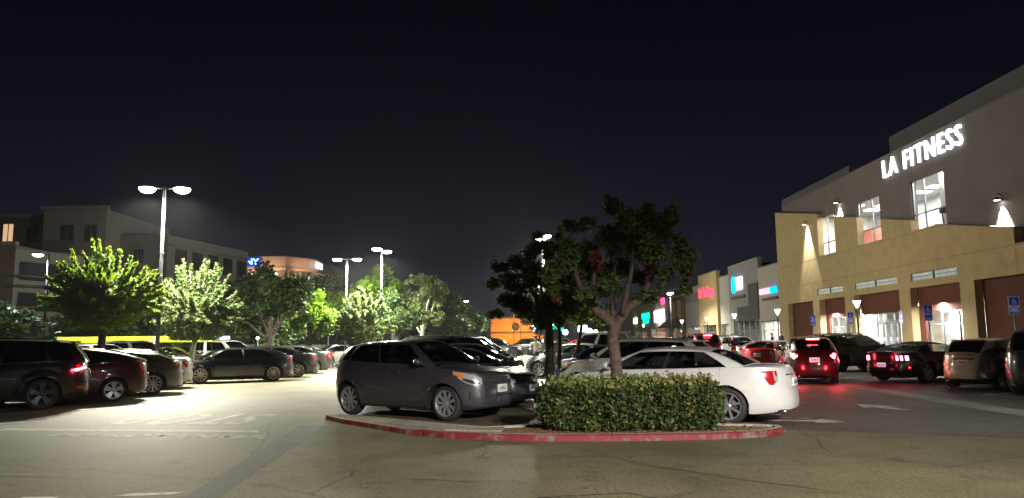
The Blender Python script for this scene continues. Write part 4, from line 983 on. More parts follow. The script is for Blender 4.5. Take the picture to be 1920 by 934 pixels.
for a, b in ((59.8, 61.6), (53.62, 54.8), (48.2, 49.52), (41.32, 42.5), (35.55, 36.7), (22.0, 24.0)): k.box(X0, X1, a, b, 0, 4.2)
k.box(X0, X1, 22, 61.6, 4.2, 4.56)
for a, b in ((53.9, 61.6), (47.95, 49.7), (41.15, 42.6), (22, 36.85)): k.box(X0, X1, a, b, 4.56, 4.98)
comb = [(22, 4.98), (61.6, 4.98), (61.6, 11.87), (53.2, 10.37), (53.2, 7.3), (50.4, 7.3), (50.4, 9.7), (47.1, 9.1), (47.1, 7.3), (44.05, 7.3), (44.05, 8.5), (40.7, 7.87), (40.7, 7.3), (38.4, 7.3), (32.43, 6.22), (32.43, 5.5), (22, 5.5)]
k.wallpoly(comb, X0, X1); ofs(k, 'tan_wall', TAN)
k = MB()
for y_ in (27.5, 32.43, 38.4, 46.1, 54.6): k.box(X0 - .004, X0 + .002, y_ - .008, y_ + .008, 4.3, 5.4)
k.box(X0 - .004, X0 + .002, 22, 61.6, 5.49, 5.505); k.box(X0 - .004, X0 + .002, 36, 61.6, 7.17, 7.185); ofs(k, 'control_joint', BROWN)
# metal coping on top of the slanted parapet
k = MB()
for (a, za), (b, zb) in (((61.6, 11.87), (53.2, 10.37)), ((50.4, 9.7), (47.1, 9.1)), ((44.05, 8.5), (40.7, 7.87)), ((38.4, 7.3), (32.43, 6.22)), ((32.43, 5.5), (22, 5.5))):
    k.add([(x, y, z + dz) for y, z in ((a, za), (b, zb)) for x in (X0 - .03, X1 + .03) for dz in (.0, .05)], [(0, 1, 3, 2), (4, 6, 7, 5), (0, 4, 5, 1), (2, 3, 7, 6), (0, 2, 6, 4), (1, 5, 7, 3)])
ofs(k, 'coping', mat('coping_metal', (.20, .16, .10), rough=.5))
# terracotta infill and glazing set back inside the bays
glz = [(48.25, 53.5, 2.92, 49.9), (42.55, 48.15, 2.95, None), (36.75, 41.3, 2.9, None)]
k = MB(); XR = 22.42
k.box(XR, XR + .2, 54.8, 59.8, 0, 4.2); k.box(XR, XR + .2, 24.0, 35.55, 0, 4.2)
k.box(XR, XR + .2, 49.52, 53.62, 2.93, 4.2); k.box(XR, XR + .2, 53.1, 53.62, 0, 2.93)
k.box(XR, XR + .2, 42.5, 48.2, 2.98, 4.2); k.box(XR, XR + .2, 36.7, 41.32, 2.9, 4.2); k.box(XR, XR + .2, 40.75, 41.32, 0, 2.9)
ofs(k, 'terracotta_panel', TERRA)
def window(par, X, ya, yb, za, zb, vs_=(), hs=(), fr=.06, gm=None, px=22, py=45, nm='window', fm=None, dep=.08):
    k = MB(); k.box(X, X + dep, ya, ya + fr, za, zb); k.box(X, X + dep, yb - fr, yb, za, zb); k.box(X, X + dep, ya + fr, yb - fr, za, za + fr); k.box(X, X + dep, ya + fr, yb - fr, zb - fr, zb)
    for v in vs_: k.box(X + .003, X + dep - .003, v - fr / 2, v + fr / 2, za + fr, zb - fr)
    for h_ in hs: k.box(X + .006, X + dep - .006, ya + fr, yb - fr, h_ - fr / 2, h_ + fr / 2)
    w_ = ofs(k, nm, fm or FRAME, par, px, py)
    k = MB(); k.box(X + dep * .45, X + dep * .55, ya + fr * .5, yb - fr * .5, za + fr * .5, zb - fr * .5); ofs(k, 'pane', gm or M['shop_glass'], w_, px, py); return w_
GX = 22.55
window(gym, GX, 49.55, 53.1, 0, 2.93, (50.8, 52.0), (2.25,))
window(gym, GX, 36.73, 40.72, 0, 2.9, (37.9, 39.4), (2.2,), fr=.09)
window(gym, GX, 46.4, 48.15, 0, 2.98, (47.3,), (2.45,)); window(gym, GX, 42.55, 43.4, 0, 2.98, (), (2.45,))
window(gym, GX, 43.42, 46.38, 2.45, 2.98, (44.4, 45.4), (), nm='transom_window')
for a in (43.45, 44.18, 44.92, 45.66):
    d_ = window(gym, GX, a, a + .70, .02, 2.42, (), (.35,), fr=.07, nm='glass_door')
    k = MB(); k.tube([(GX - .05, a + .6, .9), (GX - .05, a + .6, 1.5)], .015, 6); ofs(k, 'handle', M['chrome'], d_)
# glass block strips
GB = mat('glass_block', (.34, .38, .36), rough=.2, em=(.75, .85, .78), ems=.22)
for a, b in ((49.7, 53.9), (42.6, 47.95), (36.85, 41.15)):
    k = MB(); n_ = int((b - a) / .2)
    for i in range(n_):
        for j in range(2): y_ = a + .03 + i * (b - a - .03) / n_; k.bbox(22.08, 22.2, y_, y_ + (b - a) / n_ - .03, 4.58 + j * .2, 4.76 + j * .2, .012)
    g_ = ofs(k, 'glass_block_strip', GB)
    k = MB(); k.box(22.05, 22.30, (a + b) / 2 - .07, (a + b) / 2 + .07, 4.565, 4.975); k.box(22.14, 22.17, a, b, 4.565, 4.975); ofs(k, 'block_frame', DARKST, g_)
# upper white wall with three tall windows
U0, U1 = 22.403, 22.75
k = MB(); wy = ((38.0, 41.25), (44.85, 47.85), (51.3, 54.1))
k.box(U0, U1, 20, 61.0, 4.25, 7.2); k.box(U0, U1, 20, 61.0, 10.18, 12.26)
for a, b in ((20, 38.0), (41.25, 44.85), (47.85, 51.3), (54.1, 61.0)): k.box(U0, U1, a, b, 7.2, 10.18)
ofs(k, 'upper_wall', mat('gym_grey_stucco', (.175, .152, .152), rough=.9, noise=.10, nscale=.8, bump=.25, bscale=30))
k = MB(); k.box(22.35, 22.8, 20, 61.0, 12.262, 12.32); ofs(k, 'coping', mat('coping_grey', (.16, .15, .15), rough=.6))
for (a, b), vs_ in zip(wy, ((40.1,), (46.0,), (52.7,))):
    window(gym, 22.5, a, b, 7.2, 10.18, vs_, (8.25,), fr=.07)
k = MB(); k.box(25.9, 40, 28, 49.9, 12.33, 15.1); k.box(24.0, 38, 52, 65.4, 12.33, 13.65); ofs(k, 'roof_parapet', mat('parapet_dark_stucco', (.12, .11, .115), rough=.9))
k = MB(); k.box(22.76, 48, 20, 61.0, 11.9, 12.2); k.box(46, 48, 20, 61, 0, 11.9); k.box(22.76, 46, 60.7, 61, 0, 11.9); k.box(22.76, 46, 20, 20.3, 0, 11.9); ofs(k, 'roof', GREYST)
# rooms behind the glass
k = MB(); k.box(27.5, 27.6, 34, 56, 6.9, 10.6); k.box(22.76, 27.5, 33.9, 34, 6.9, 10.6); k.box(22.76, 27.5, 56, 56.1, 6.9, 10.6); k.box(22.76, 27.5, 34, 56, 10.6, 10.7); k.box(23.6, 23.75, 46.1, 46.9, 7.0, 10.6); k.box(23.6, 23.75, 39.9, 40.5, 7.0, 10.6)
ofs(k, 'upper_room', WHITEIN)
k = MB(); k.box(22.76, 27.5, 34, 56, 6.85, 6.95); ofs(k, 'upper_floor', FLOORIN)
k = MB(); k.box(26.6, 26.75, 52.0, 55.9, 6.96, 9.4); ofs(k, 'red_partition', REDIN)
k = MB(); k.box(28.5, 28.6, 34, 56, 0, 3.5); k.box(22.76, 28.5, 34, 34.1, 0, 3.5); k.box(22.76, 28.5, 55.9, 56, 0, 3.5); k.box(22.76, 28.5, 34, 56, 3.5, 3.6); k.box(23.5, 23.6, 36.0, 41.9, 0, 3.5); k.box(23.5, 28.5, 41.9, 42.0, 0, 3.5); k.box(24.4, 24.5, 49.4, 54.5, 0, 3.5)
ofs(k, 'lobby', WHITEIN)
k = MB(); k.box(22.65, 28.5, 34, 56, 0, .02); ofs(k, 'lobby_floor', FLOORIN)
k = MB(); k.bbox(25.2, 25.9, 43.2, 46.2, .02, 1.05, .03); ofs(k, 'reception_counter', REDIN)
k = MB()
for i, y_ in enumerate((38.2, 40.4, 44.6, 46.4, 51.2, 52.9)): k.box(23.4, 24.4, y_ - .3, y_ + .3, 10.55, 10.59); k.box(25.4, 26.4, y_ - .3, y_ + .3, 10.55, 10.59)
for y_ in (43.5, 45.2, 47): k.box(24.5, 25.8, y_ - .2, y_ + .2, 3.46, 3.49)
ofs(k, 'ceiling_light', CEILP)
for y_ in (38.8, 45.4, 51.7):
    light('room_light', 'AREA', (24.9 - 22, y_ - 45, 10.45), 1300, (1, .97, .93), gym, aim=(0, 0, -1), size=(3.5, 3))
light('lobby_light', 'AREA', (25.3 - 22, 0, 3.4), 4500, (1, .97, .93), gym, aim=(0, 0, -1), size=(3.5, 4.5))
light('lobby_light', 'AREA', (23.1 - 22, 39 - 45, 3.4), 1500, (1, .97, .93), gym, aim=(.2, 0, -1), size=(.5, 4))
light('lobby_light', 'AREA', (23.5 - 22, 52 - 45, 3.4), 1500, (1, .97, .93), gym, aim=(.2, 0, -1), size=(.8, 4))
# treadmills seen through the glass
for i, (x, y) in enumerate([(23.6, 38.3), (23.6, 39.5), (23.7, 44.6), (23.6, 45.7), (23.6, 51.0), (23.6, 52.3)]):
    if i == 0:
        tm = empty('treadmill', (x, y, 6.95), 0, 'nearest dark treadmill behind the large right upper window', 'treadmill', 'treadmills behind the upper windows')
        k = MB(); k.bbox(-.3, 1.3, -.35, .35, .02, .22, .04); k.build('deck', DARKST, tm)
        k = MB(); k.tube([(-.2, -.34, .1), (-.35, -.34, 1.2), (.2, -.34, 1.1)], .035, 6); k.tube([(-.2, .34, .1), (-.35, .34, 1.2), (.2, .34, 1.1)], .035, 6); k.build('handrail', DARKST, tm)
        k = MB(); k.bbox(-.5, -.3, -.36, .36, 1.15, 1.5, .04); k.build('console', DARKST, tm)
    else:
        c_ = copy_tree(tm); c_.location = (x, y, 6.95); c_['label'] = ['', 'second treadmill from the near end behind the large right upper window', 'treadmill nearer us behind the middle upper window', 'treadmill farther from us behind the middle upper window', 'treadmill nearer us behind the farthest upper window', 'farthest treadmill, at the far edge of the farthest upper window'][i]
# wall lights that throw cones down the wall
for nm_, (x, y, z, P_) in enumerate([(22.38, 50.3, 10.7, 900), (21.98, 55.0, 9.95, 900), (22.38, 33.6, 7.75, 900)]):
    k = MB(); k.tube([(x, y, z + .15), (x - .12, y, z + .26), (x - .22, y, z + .12)], .022, 6); k.lathe([(.03, .1), (.06, .06), (.16, -.06), (.165, -.08)], 16, Matrix.Translation((x - .22, y, z)))
    q = ofs(k, 'wall_light', M['pole_bronze'])
    k = MB(); k.lathe([(.001, -.055), (.14, -.06)], 16, Matrix.Translation((x - .22, y, z))); ofs(k, 'bulb', LENS, q)
    light('wall_spot', 'SPOT', (x - .22 - 22, y - 45, z - .08), P_ * 5, (1, .95, .82), gym, .03, 60, .55, aim=(.16, 0, -1))
# big letters
SGN = emit('sign_white', (.93, .97, 1), 4)
def letters(name, s, y, z, hgt, width, m, label, X=21.98, bold=.02, rim=None, ext=.06, lit=0, lc=(1, 1, 1)):
    me = txt(s, 1, ext, bold, space=1.22); xs = [v.co.x for v in me.vertices]; ys = [v.co.y for v in me.vertices]
    w_, h_ = max(xs) - min(xs), max(ys) - min(ys); cx, cy = (max(xs) + min(xs)) / 2, (max(ys) + min(ys)) / 2
    me.transform(Matrix(((0, 0, -1, 0), (-1, 0, 0, 0), (0, 1, 0, 0), (0, 0, 0, 1))) @ Matrix.Diagonal((width / w_, hgt / h_, 1, 1)) @ Matrix.Translation((-cx, -cy, 0)))
    me.name = name; o = link(name, me, m, None, (X - ext, y, z)); setp(o, label, 'sign'); 
    if lit: light('sign_glow', 'AREA', (-.3, 0, 0), lit, lc, o, aim=(1, 0, 0), size=(hgt * 1.6, width * 1.1))
    return o
letters('illuminated_sign', 'LA FITNESS', 40.0, 11.5, 1.05, 7.9, SGN, 'large glowing white LA FITNESS lettering high on the white wall', X=22.38, bold=-.004, lit=0)

# ------------------------------------------------------------------ the shopping row
def shop(name, y0, y1, zt, m, label, X=22, glass_=None, gz=3.0, lit=120, pieces=(), dep=14, inner=WHITEIN, lc=(1, .93, .82), emit_back=None):
    root = empty(name, (X, (y0 + y1) / 2, 0), 0, label, 'building'); py = (y0 + y1) / 2
    k = MB()
    if glass_:
        a, b = glass_
        k.box(X, X + .4, y0, a, 0, gz); k.box(X, X + .4, b, y1, 0, gz); k.box(X, X + .4, y0, y1, gz, zt); k.box(X + .4, X + dep, y0, y0 + .3, 0, zt - .4); k.box(X + .4, X + dep, y1 - .3, y1, 0, zt - .4); k.box(X + .4, X + dep, y0, y1, zt - .7, zt - .4)
    else: k.box(X, X + dep, y0, y1, 0, zt)
    ofs(k, 'wall', m, root, X, py)
    k = MB(); k.box(X - .05, X + .45, y0, y1, zt + .003, zt + .10); ofs(k, 'coping', mat('coping_light', (.30, .28, .27), rough=.7), root, X, py)
    if glass_:
        a, b = glass_; n_ = max(1, int((b - a) / 1.6))
        w_ = window(root, X + .25, a, b, 0, gz, [a + (b - a) * i / n_ for i in range(1, n_)], (2.2,), px=X, py=py)
        k = MB(); k.box(X + 4, X + 4.1, y0 + .3, y1 - .3, 0, gz + .2); k.box(X + .4, X + 4, y0 + .3, y1 - .3, gz + .1, gz + .2); ofs(k, 'interior_wall', inner, root, X, py)
        k = MB(); r2 = random.Random(name + str(y0))
        for i in range(int((b - a) * 1.2)): yy = r2.uniform(a + .3, b - .3); h_ = r2.uniform(.8, 1.9); k.bbox(X + r2.uniform(1.0, 2.4), X + 3.2, yy - r2.uniform(.2, .5), yy + .3, .02, h_, .03)
        ofs(k, 'display_stand', mat('display_dark', (.10, .08, .09), rough=.6), root, X, py)
        if lit: light('shop_light', 'AREA', (2.0, (a + b) / 2 - py, gz), lit * 3, lc, root, aim=(0, 0, -1), size=(2.4, (b - a) * .8))
    return root, py
B_, py = shop('shop_building', 61.63, 66.7, 7.65, WST, 'white shop block with a red and blue sign, next to the tan gym', glass_=(61.9, 66.4), gz=3.0, lit=420)
k = MB(); k.box(21.75, 22, 61.8, 65.2, 4.75, 4.95); ofs(k, 'ledge', BROWN, B_, 22, py)
B_, py = shop('shop_building', 66.72, 75.9, 8.65, GREYST, 'tall grey shop block with dark L-shaped panel and a blue and white sign', glass_=(67.0, 74.2), gz=3.2, lit=200, inner=mat('interior_beige', (.5, .38, .25), rough=.8))
k = MB(); k.wallpoly([(66.8, 3.22), (73.0, 3.22), (73.0, 4.5), (69.5, 4.5), (69.5, 6.5), (66.8, 6.5)], 21.9, 22.0); ofs(k, 'dark_panel', DARKST, B_, 22, py)
k = MB(); k.box(21.8, 22, 70.5, 74.6, 5.35, 5.6); ofs(k, 'ledge', BROWN, B_, 22, py)
B_, py = shop('shop_building', 75.92, 79.3, 7.9, WST, 'narrow white shop block left of the grey one', glass_=(76.2, 79.1), gz=3.0, lit=110)
B_, py = shop('shop_building', 79.32, 87.1, 8.65, TAN, 'tan shop block carrying the red script sign', X=21.7, glass_=(80, 86.2), gz=3.0, lit=110, lc=(.8, .85, 1))
B_, py = shop('shop_building', 87.12, 95.0, 7.7, WST, 'low white shop block with a grey band, left of the red script sign', glass_=(88, 94.2), gz=3.0, lit=110)
k = MB(); k.box(21.93, 22, 87.2, 94.9, 5.9, 6.95); ofs(k, 'band', GREYST, B_, 22, py)
B_, py = shop('shop_building', 95.02, 106.5, 8.2, WST, 'shop block with brown portal, two beige panels and an awning', glass_=(96.5, 104.5), gz=3.0, lit=170, lc=(1, .8, .55))
k = MB(); k.box(21.6, 22, 95.2, 96.0, 0, 6.95); k.box(21.6, 22, 99.2, 99.7, 3.9, 6.95); k.box(21.6, 22, 103.0, 103.8, 0, 6.95); k.box(21.6, 22, 96.0, 103.0, 6.5, 6.95); ofs(k, 'brown_portal', BROWN, B_, 22, py)
k = MB(); k.box(21.8, 22, 96.0, 99.2, 4.1, 6.5); k.box(21.8, 22, 99.7, 103.0, 4.1, 6.5); ofs(k, 'beige_panel', mat('beige_panel', (.42, .34, .18), rough=.8), B_, 22, py)
k = MB(); k.add([(22, 96.2, 4.3), (20.4, 96.2, 3.1), (22, 106, 4.3), (20.4, 106, 3.1), (22, 96.2, 4.2), (20.42, 96.2, 3.0), (22, 106, 4.2), (20.42, 106, 3.0)], [(0, 1, 3, 2), (4, 6, 7, 5), (0, 4, 5, 1), (2, 3, 7, 6), (1, 5, 7, 3)]); ofs(k, 'awning', mat('awning_canvas', (.10, .07, .04), rough=.9), B_, 22, py)
k = MB(); k.bbox(21.8, 22.0, 97.5, 100.5, 7.2, 8.0, .04); ofs(k, 'roundel_sign', DARKST, B_, 22, py)
B_, py = shop('shop_building', 106.52, 121, 7.3, WST, 'white shop block with a glaring white sign beyond the awning', glass_=(108, 119), gz=3.2, lit=420)
B_, py = shop('shop_building', 121.02, 137, 7.2, TAN, 'far tan shop block with a green sign', glass_=(123, 135), gz=3.0, lit=160)
B_, py = shop('shop_building', 137.02, 165, 6.6, WST, 'farthest white shop block of the row', glass_=(140, 160), gz=3.0, lit=160)
letters('illuminated_sign', 'NAILSPA', 64.95, 5.55, .50, 2.35, emit('sign_red_white', (1, .25, .35), 3.6), 'small glowing red lettering of the nail spa shop', bold=.01, lit=0)
letters('illuminated_sign', 'EXCEL', 62.75, 5.55, .50, 1.7, emit('sign_blue', (.0, .25, 1), 5), 'small glowing blue lettering beside the red nail spa lettering', bold=.01, lit=0)
letters('illuminated_sign', "Sit 'n Sleep", 83.6, 6.55, 1.45, 6.2, emit('sign_hot_red', (1, .05, .11), 3.2), 'large glowing red script sign on the tan shop block', X=21.68, bold=0, lit=0)
k = MB(); k.lathe([(.001, 0), (.82, 0), (.82, -.15), (.001, -.15)], 20, Matrix.Translation((21.95, 73.8, 6.75)) @ Matrix.Diagonal((1, .62, 1, 1)) @ Matrix.Rotation(R(90), 4, 'Y')); o = k.build('illuminated_sign', emit('sign_cyan', (0, .35, 1), 5.5)); setp(o, 'tall glowing cyan oval sign on the grey shop block', 'sign')
k = MB(); k.bbox(21.85, 21.98, 71.2, 73.1, 6.2, 7.4, .03); o = k.build('illuminated_sign', emit('sign_paper', (.95, .97, 1), 4.5)); setp(o, 'glowing white square sign beside the cyan oval', 'sign')
for (y, z, wy_, h_, c_, lb, s_) in [(123.6, 5.25, 6.4, .95, (0, .9, .5), 'upper glowing green sign panel on the far tan block', 2.2), (123.4, 4.35, 4.6, .55, (0, .9, .5), 'lower glowing green sign panel on the far tan block', 2.0), (112, 4.9, 7.0, 1.7, (1, .95, .85), 'overexposed white glowing sign beyond the awning', 9), (109.0, 7.0, 2.2, .9, (1, .05, .2), 'small glowing red sign above the white one', 3.5), (134, 4.75, 3.2, 1.0, (.9, 1, .85), 'far pale green-white glowing sign', 4)]:
    k = MB(); k.bbox(21.8, 21.98, y - wy_ / 2, y + wy_ / 2, z - h_ / 2, z + h_ / 2, .03); o = k.build('illuminated_sign', emit('sign_%d' % y, c_, s_)); setp(o, lb, 'sign')
    if y == 112:
        for zz in (-.9,): light('sign_glow', 'AREA', (-.3 + 21.5, y, z + zz), 260, (1, .95, .85), o, aim=(.8, 0, -1), size=(1, 7))
# accessible parking signs
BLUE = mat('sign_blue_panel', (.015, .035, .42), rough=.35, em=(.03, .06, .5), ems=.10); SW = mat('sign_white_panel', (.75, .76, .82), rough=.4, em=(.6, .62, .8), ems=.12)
def acc_sign(x, y, label, ht=2.9, wide=.33, full=True, rz=0):
    root = empty('parking_sign', (x, y, 0), rz, label, 'parking sign', 'blue accessible parking signs')
    k = MB(); k.tube([(0, 0, 0), (0, 0, ht - .03)], .03, 8); k.build('post', mat('galvanised', (.42, .42, .43), rough=.5, metal=.4), root)
    k = MB(); k.bbox(-wide / 2, wide / 2, -.05, -.035, ht - .66, ht, .006); pn = k.build('sign_panel', SW if full else BLUE, root)
    k = MB(); w_ = wide / 2 - .02
    k.box(-w_, w_, -.0535, -.0505, ht - .31, ht - .02)
    if full:
        k.box(-w_, -w_ + .05, -.0535, -.0505, ht - .50, ht - .41); k.box(w_ - .05, w_, -.0535, -.0505, ht - .50, ht - .41); k.box(-w_, w_, -.0535, -.0505, ht - .645, ht - .54)
    k.build('blue_field', BLUE, pn)
    k = MB(); z = ht - .17
    k.tube([(.005 + .065 * math.cos(a), -.056, z - .035 + .065 * math.sin(a)) for a in np.linspace(R(150), R(350), 12)], .010, 5); k.tube([(-.015, -.056, z + .065), (-.01, -.056, z - .015), (.05, -.056, z - .02), (.075, -.056, z - .085), (.10, -.056, z - .08)], .011, 5); k.tube([(-.012, -.056, z + .025), (.045, -.056, z + .02)], .009, 5)
    k.ball((-.018, -.056, z + .095), (.018, .006, .018), 10); k.build('wheelchair_symbol', SW, pn)
    text_obj('sign_lettering', 'PARKING\nONLY', .075, BLUE if full else SW, TF(0, -.0545, ht - .385), pn, .001, .002, (.9, .8))
    text_obj('sign_lettering', 'MINIMUM\nFINE $250', .055, SW, TF(0, -.0555, ht - .58), pn, .001, .001, (.9, .8))
    return root
acc_sign(18.0, 26.9, 'tall blue and white accessible parking sign above the black crossover at the right edge', 2.95, .36, rz=R(-12))
acc_sign(18.3, 33.0, 'dark blue accessible parking sign in front of the white blinds', 2.9, .3, False, rz=R(-25))
acc_sign(19.1, 42.4, 'blue and white accessible sign left of the entrance post lamp', 2.95, rz=R(-15))
acc_sign(19.3, 48.2, 'small dark blue accessible sign before the tan corner pier', 2.95, .3, False, rz=R(-35))
acc_sign(21.2, 41.0, 'pale blue sign turned sideways at the entrance pillar', 2.95, .16, True, rz=R(-10))
# small wall fixtures on the terracotta wall
k = MB(); k.bbox(-.12, 0, -.1, .1, -.05, .22, .02); k.bbox(-.08, 0, -.04, .04, -.28, -.05, .01); o = k.build('wall_fixture', mat('fixture_grey', (.3, .28, .27), rough=.6), None, (22.4, 31.95, 3.3)); setp(o, 'small grey fixture on the terracotta wall above the rightmost sign', 'wall fixture')

# ------------------------------------------------------------------ buildings on the left
WARMWIN = emit('window_warm', (1, .62, .36), .75); DIMWIN = emit('window_dim', (1, .85, .55), .35); DARKWIN = mat('window_dark', (.02, .022, .03), rough=.15)
APT = mat('apartment_render', (.30, .28, .265), rough=.9, noise=.08, nscale=.4); APTD = mat('apartment_dark_render', (.17, .15, .145), rough=.9)
APTB = mat('apartment_brown_render', (.24, .17, .135), rough=.9)
def front_window(par, x, y, z, w_, h_, m, fr=FRAME, px=0, py=0):
    k = MB(); t = .09
    for a, b, c, d in ((x - w_ / 2, x - w_ / 2 + t, z, z + h_), (x + w_ / 2 - t, x + w_ / 2, z, z + h_), (x - w_ / 2 + t, x + w_ / 2 - t, z, z + t), (x - w_ / 2 + t, x + w_ / 2 - t, z + h_ - t, z + h_), (x - t / 2, x + t / 2, z + t, z + h_ - t)): k.box(a, b, y - .06, y + .0, c, d)
    wn_ = ofs(k, 'window', fr, par, px, py)
    k = MB(); k.box(x - w_ / 2 + .02, x + w_ / 2 - .02, y - .03, y - .02, z + .02, z + h_ - .02); ofs(k, 'pane', m, wn_, px, py)
ap = empty('apartment_building', (-48, 80, 0), 0, 'large dark apartment building with balconies and a few lit windows', 'building')
k = MB(); k.box(-50.8, -44.0, 80, 95, 0, 16.1); ofs(k, 'wall', APT, ap, -48, 80)
k = MB(); k.box(-70, -50.81, 82, 95, 0, 15.7); ofs(k, 'wall', APTD, ap, -48, 80)
k = MB(); k.box(-51.1, -43.8, 79.8, 80.3, 16.105, 16.5); k.box(-70, -51.11, 81.8, 82.3, 15.705, 16.0); ofs(k, 'cornice', APT, ap, -48, 80)
k = MB(); k.box(-43.99, -38.6, 83, 100, 0, 13.7); ofs(k, 'wall', APTD, ap, -48, 80)
k = MB(); k.add([(-38.6, 83, 0), (-35.6, 100, 0), (-38.6, 100, 0), (-38.6, 83, 13.7), (-35.6, 100, 13.7), (-38.6, 100, 13.7)], [(0, 1, 4, 3), (3, 4, 5), (1, 2, 5, 4), (0, 3, 5, 2)]); ofs(k, 'wall', APT, ap, -48, 80)
k = MB()
for z in (4.2, 7.2, 10.1):   # recessed loggias of the receding wing
    for i in range(5):
        a, b = .08 + i * .19, .08 + i * .19 + .13
        x0, y0, x1, y1 = -38.6 + 3 * a, 83 + 17 * a, -38.6 + 3 * b, 83 + 17 * b
        k.add([(x0 + .03, y0, z), (x1 + .03, y1, z), (x1 + .03, y1, z + 2.2), (x0 + .03, y0, z + 2.2)], [(0, 1, 2, 3)])
ofs(k, 'loggia_glazing', DARKWIN, ap, -48, 80)
k = MB()
for z in (3.2, 6.3, 9.3, 12.6): k.tube([(-38.5, 83, z), (-35.5, 100, z)], .12, 4)
ofs(k, 'floor_band', APT, ap, -48, 80)
for x, z, w_, h_, m_ in [(-55.9, 12.9, 1.3, 2.1, WARMWIN), (-48.1, 12.3, 1.6, 2.2, DARKWIN), (-45.6, 12.5, 1.5, 2.0, DARKWIN), (-45.4, 9.3, 1.2, 1.6, DIMWIN), (-48.2, 9.0, 1.6, 2.0, DARKWIN), (-52.6, 9.1, 1.2, 1.5, DARKWIN), (-56, 9.4, 1.6, 2.0, DARKWIN), (-60, 12.6, 1.6, 2.0, DARKWIN), (-53.2, 12.7, 1.4, 2, DARKWIN), (-59.5, 9.2, 1.6, 2, DARKWIN), (-48.3, 5.8, 1.6, 2.0, DARKWIN), (-55.5, 5.6, 1.4, 1.8, DIMWIN)]:
    front_window(ap, x, (80 if x > -50.8 else 82) - .003, z, w_, h_, m_, px=-48, py=80)
for x, z in ((-41.8, 10.4), (-40.2, 7.0), (-42.5, 7.1), (-41.2, 3.9)): front_window(ap, x, 82.997, z, 1.3, 1.8, DARKWIN, px=-48, py=80)
for x, z in ((-48.2, 11.6), (-48.2, 8.3)):
    k = MB(); k.box(x - 1.5, x + 1.5, 78.7, 80, z - .15, z); k.box(x - 1.5, x + 1.5, 78.7, 78.78, z, z + 1.0)
    ofs(k, 'balcony', APTD, ap, -48, 80)
light('balcony_light', 'POINT', (-50.9 + 48, -1.2, 7.9), 30, (1, .6, .4), ap, .1)
for x, y, z in ((-40.9, 82.8, 9.9), (-40.6, 82.8, 6.9), (-36.2, 94, 6.3)):
    k = MB(); k.ball((x, y, z), .16, 8); ofs(k, 'porch_lamp', emit('porch_lamp', (1, .8, .65), 4), ap, -48, 80)
nb = empty('apartment_building', (-42, 60, 0), 0, 'nearer low brown apartment block with stacked balconies at the left edge', 'building')
k = MB(); k.box(-60, -40.2, 60, 72, 0, 9.6); ofs(k, 'wall', APTB, nb, -42, 60)
k = MB(); k.add([(-40.2, 60, 0), (-37, 66.5, 0), (-40.2, 72, 0), (-40.2, 60, 9.3), (-37, 66.5, 9.3), (-40.2, 72, 9.3)], [(0, 1, 4, 3), (3, 4, 5), (1, 2, 5, 4)]); ofs(k, 'wall', APT, nb, -42, 60)
k = MB(); k.box(-60, -40.1, 59.8, 60.2, 9.605, 9.9); ofs(k, 'cornice', APT, nb, -42, 60)
for z in (1.8, 4.3, 6.8):
    for x in (-52, -47.5, -43): front_window(nb, x, 59.997, z, 1.8, 1.6, DARKWIN, px=-42, py=60)
    k = MB(); k.add([(-39.9, 60.3, z + .0), (-37.3, 65.6, z), (-37.3, 65.6, z + 1.5), (-39.9, 60.3, z + 1.5)], [(0, 1, 2, 3)]); 
    for v in range(4): k.v[v] = (k.v[v][0] + .05, k.v[v][1] - .02, k.v[v][2])
    ofs(k, 'window', DARKWIN, nb, -42, 60)
    k = MB(); k.tube([(-39.6, 59.5, z + .3), (-36.7, 65.3, z + .3)], .10, 4); k.tube([(-39.6, 59.5, z - .5), (-36.7, 65.3, z - .5)], .10, 4); ofs(k, 'balcony_rail', APTB, nb, -42, 60)
# office tower with the blue sign
OX, OY = -48, 140
off = empty('office_building', (OX, OY, 0), 0, 'distant office building with uplit cornice and glowing blue sign', 'building')
OFM = mat('office_stone', (.24, .17, .13), rough=.8)
pl = [(-66, 140), (-42.7, 140), (-39.2, 146), (-39.2, 170), (-66, 170)]
k = MB(); k.prism(pl, 0, 15.0); ofs(k, 'wall', OFM, off, OX, OY)
k = MB(); k.prism([(-66.4, 138.9), (-42.3, 138.9), (-38.0, 145.6), (-38.0, 170.2), (-66.4, 170.2)], 15.01, 15.5); k.prism([(-66, 139.4), (-42.5, 139.4), (-38.6, 145.8), (-38.6, 170), (-66, 170)], 15.51, 17.3); k.prism([(-66.4, 138.9), (-42.3, 138.9), (-38.0, 145.6), (-38.0, 170.2), (-66.4, 170.2)], 17.31, 17.6); ofs(k, 'cornice', mat('office_cornice', (.5, .36, .27), rough=.7), off, OX, OY)
k = MB()
for x in np.arange(-56, -43, 2.2): k.box(x - .35, x + .35, 139.6, 140, 0, 15)
for t in np.linspace(.1, .95, 5): x, y = -42.7 + 3.5 * t, 140 + 6 * t; k.box(x - .05, x + .3, y - .35, y + .05, 0, 15)
for y in np.arange(147.5, 168, 2.4): k.box(-39.2, -38.85, y - .3, y + .3, 0, 15)
ofs(k, 'column', mat('office_column', (.52, .46, .40), rough=.7), off, OX, OY)
k = MB()
for x in np.arange(-57.1, -43, 2.2): k.box(x - .5, x + .5, 139.9, 139.98, 8.8, 13.2); k.box(x - .5, x + .5, 139.9, 139.98, 3, 7.5)
ofs(k, 'window_strip', DARKWIN, off, OX, OY)
k = MB(); pts = [(x, 139.3, 14.2) for x in (-54.8, -52.6, -50.6, -48.9, -46.9, -46.2, -44.2)] + [(-40.9, 142.2, 13.2), (-38.6, 147.5, 12.9), (-38.6, 152.5, 12.6)]
for p_ in pts: k.ball(p_, (.26, .26, .28), 8)
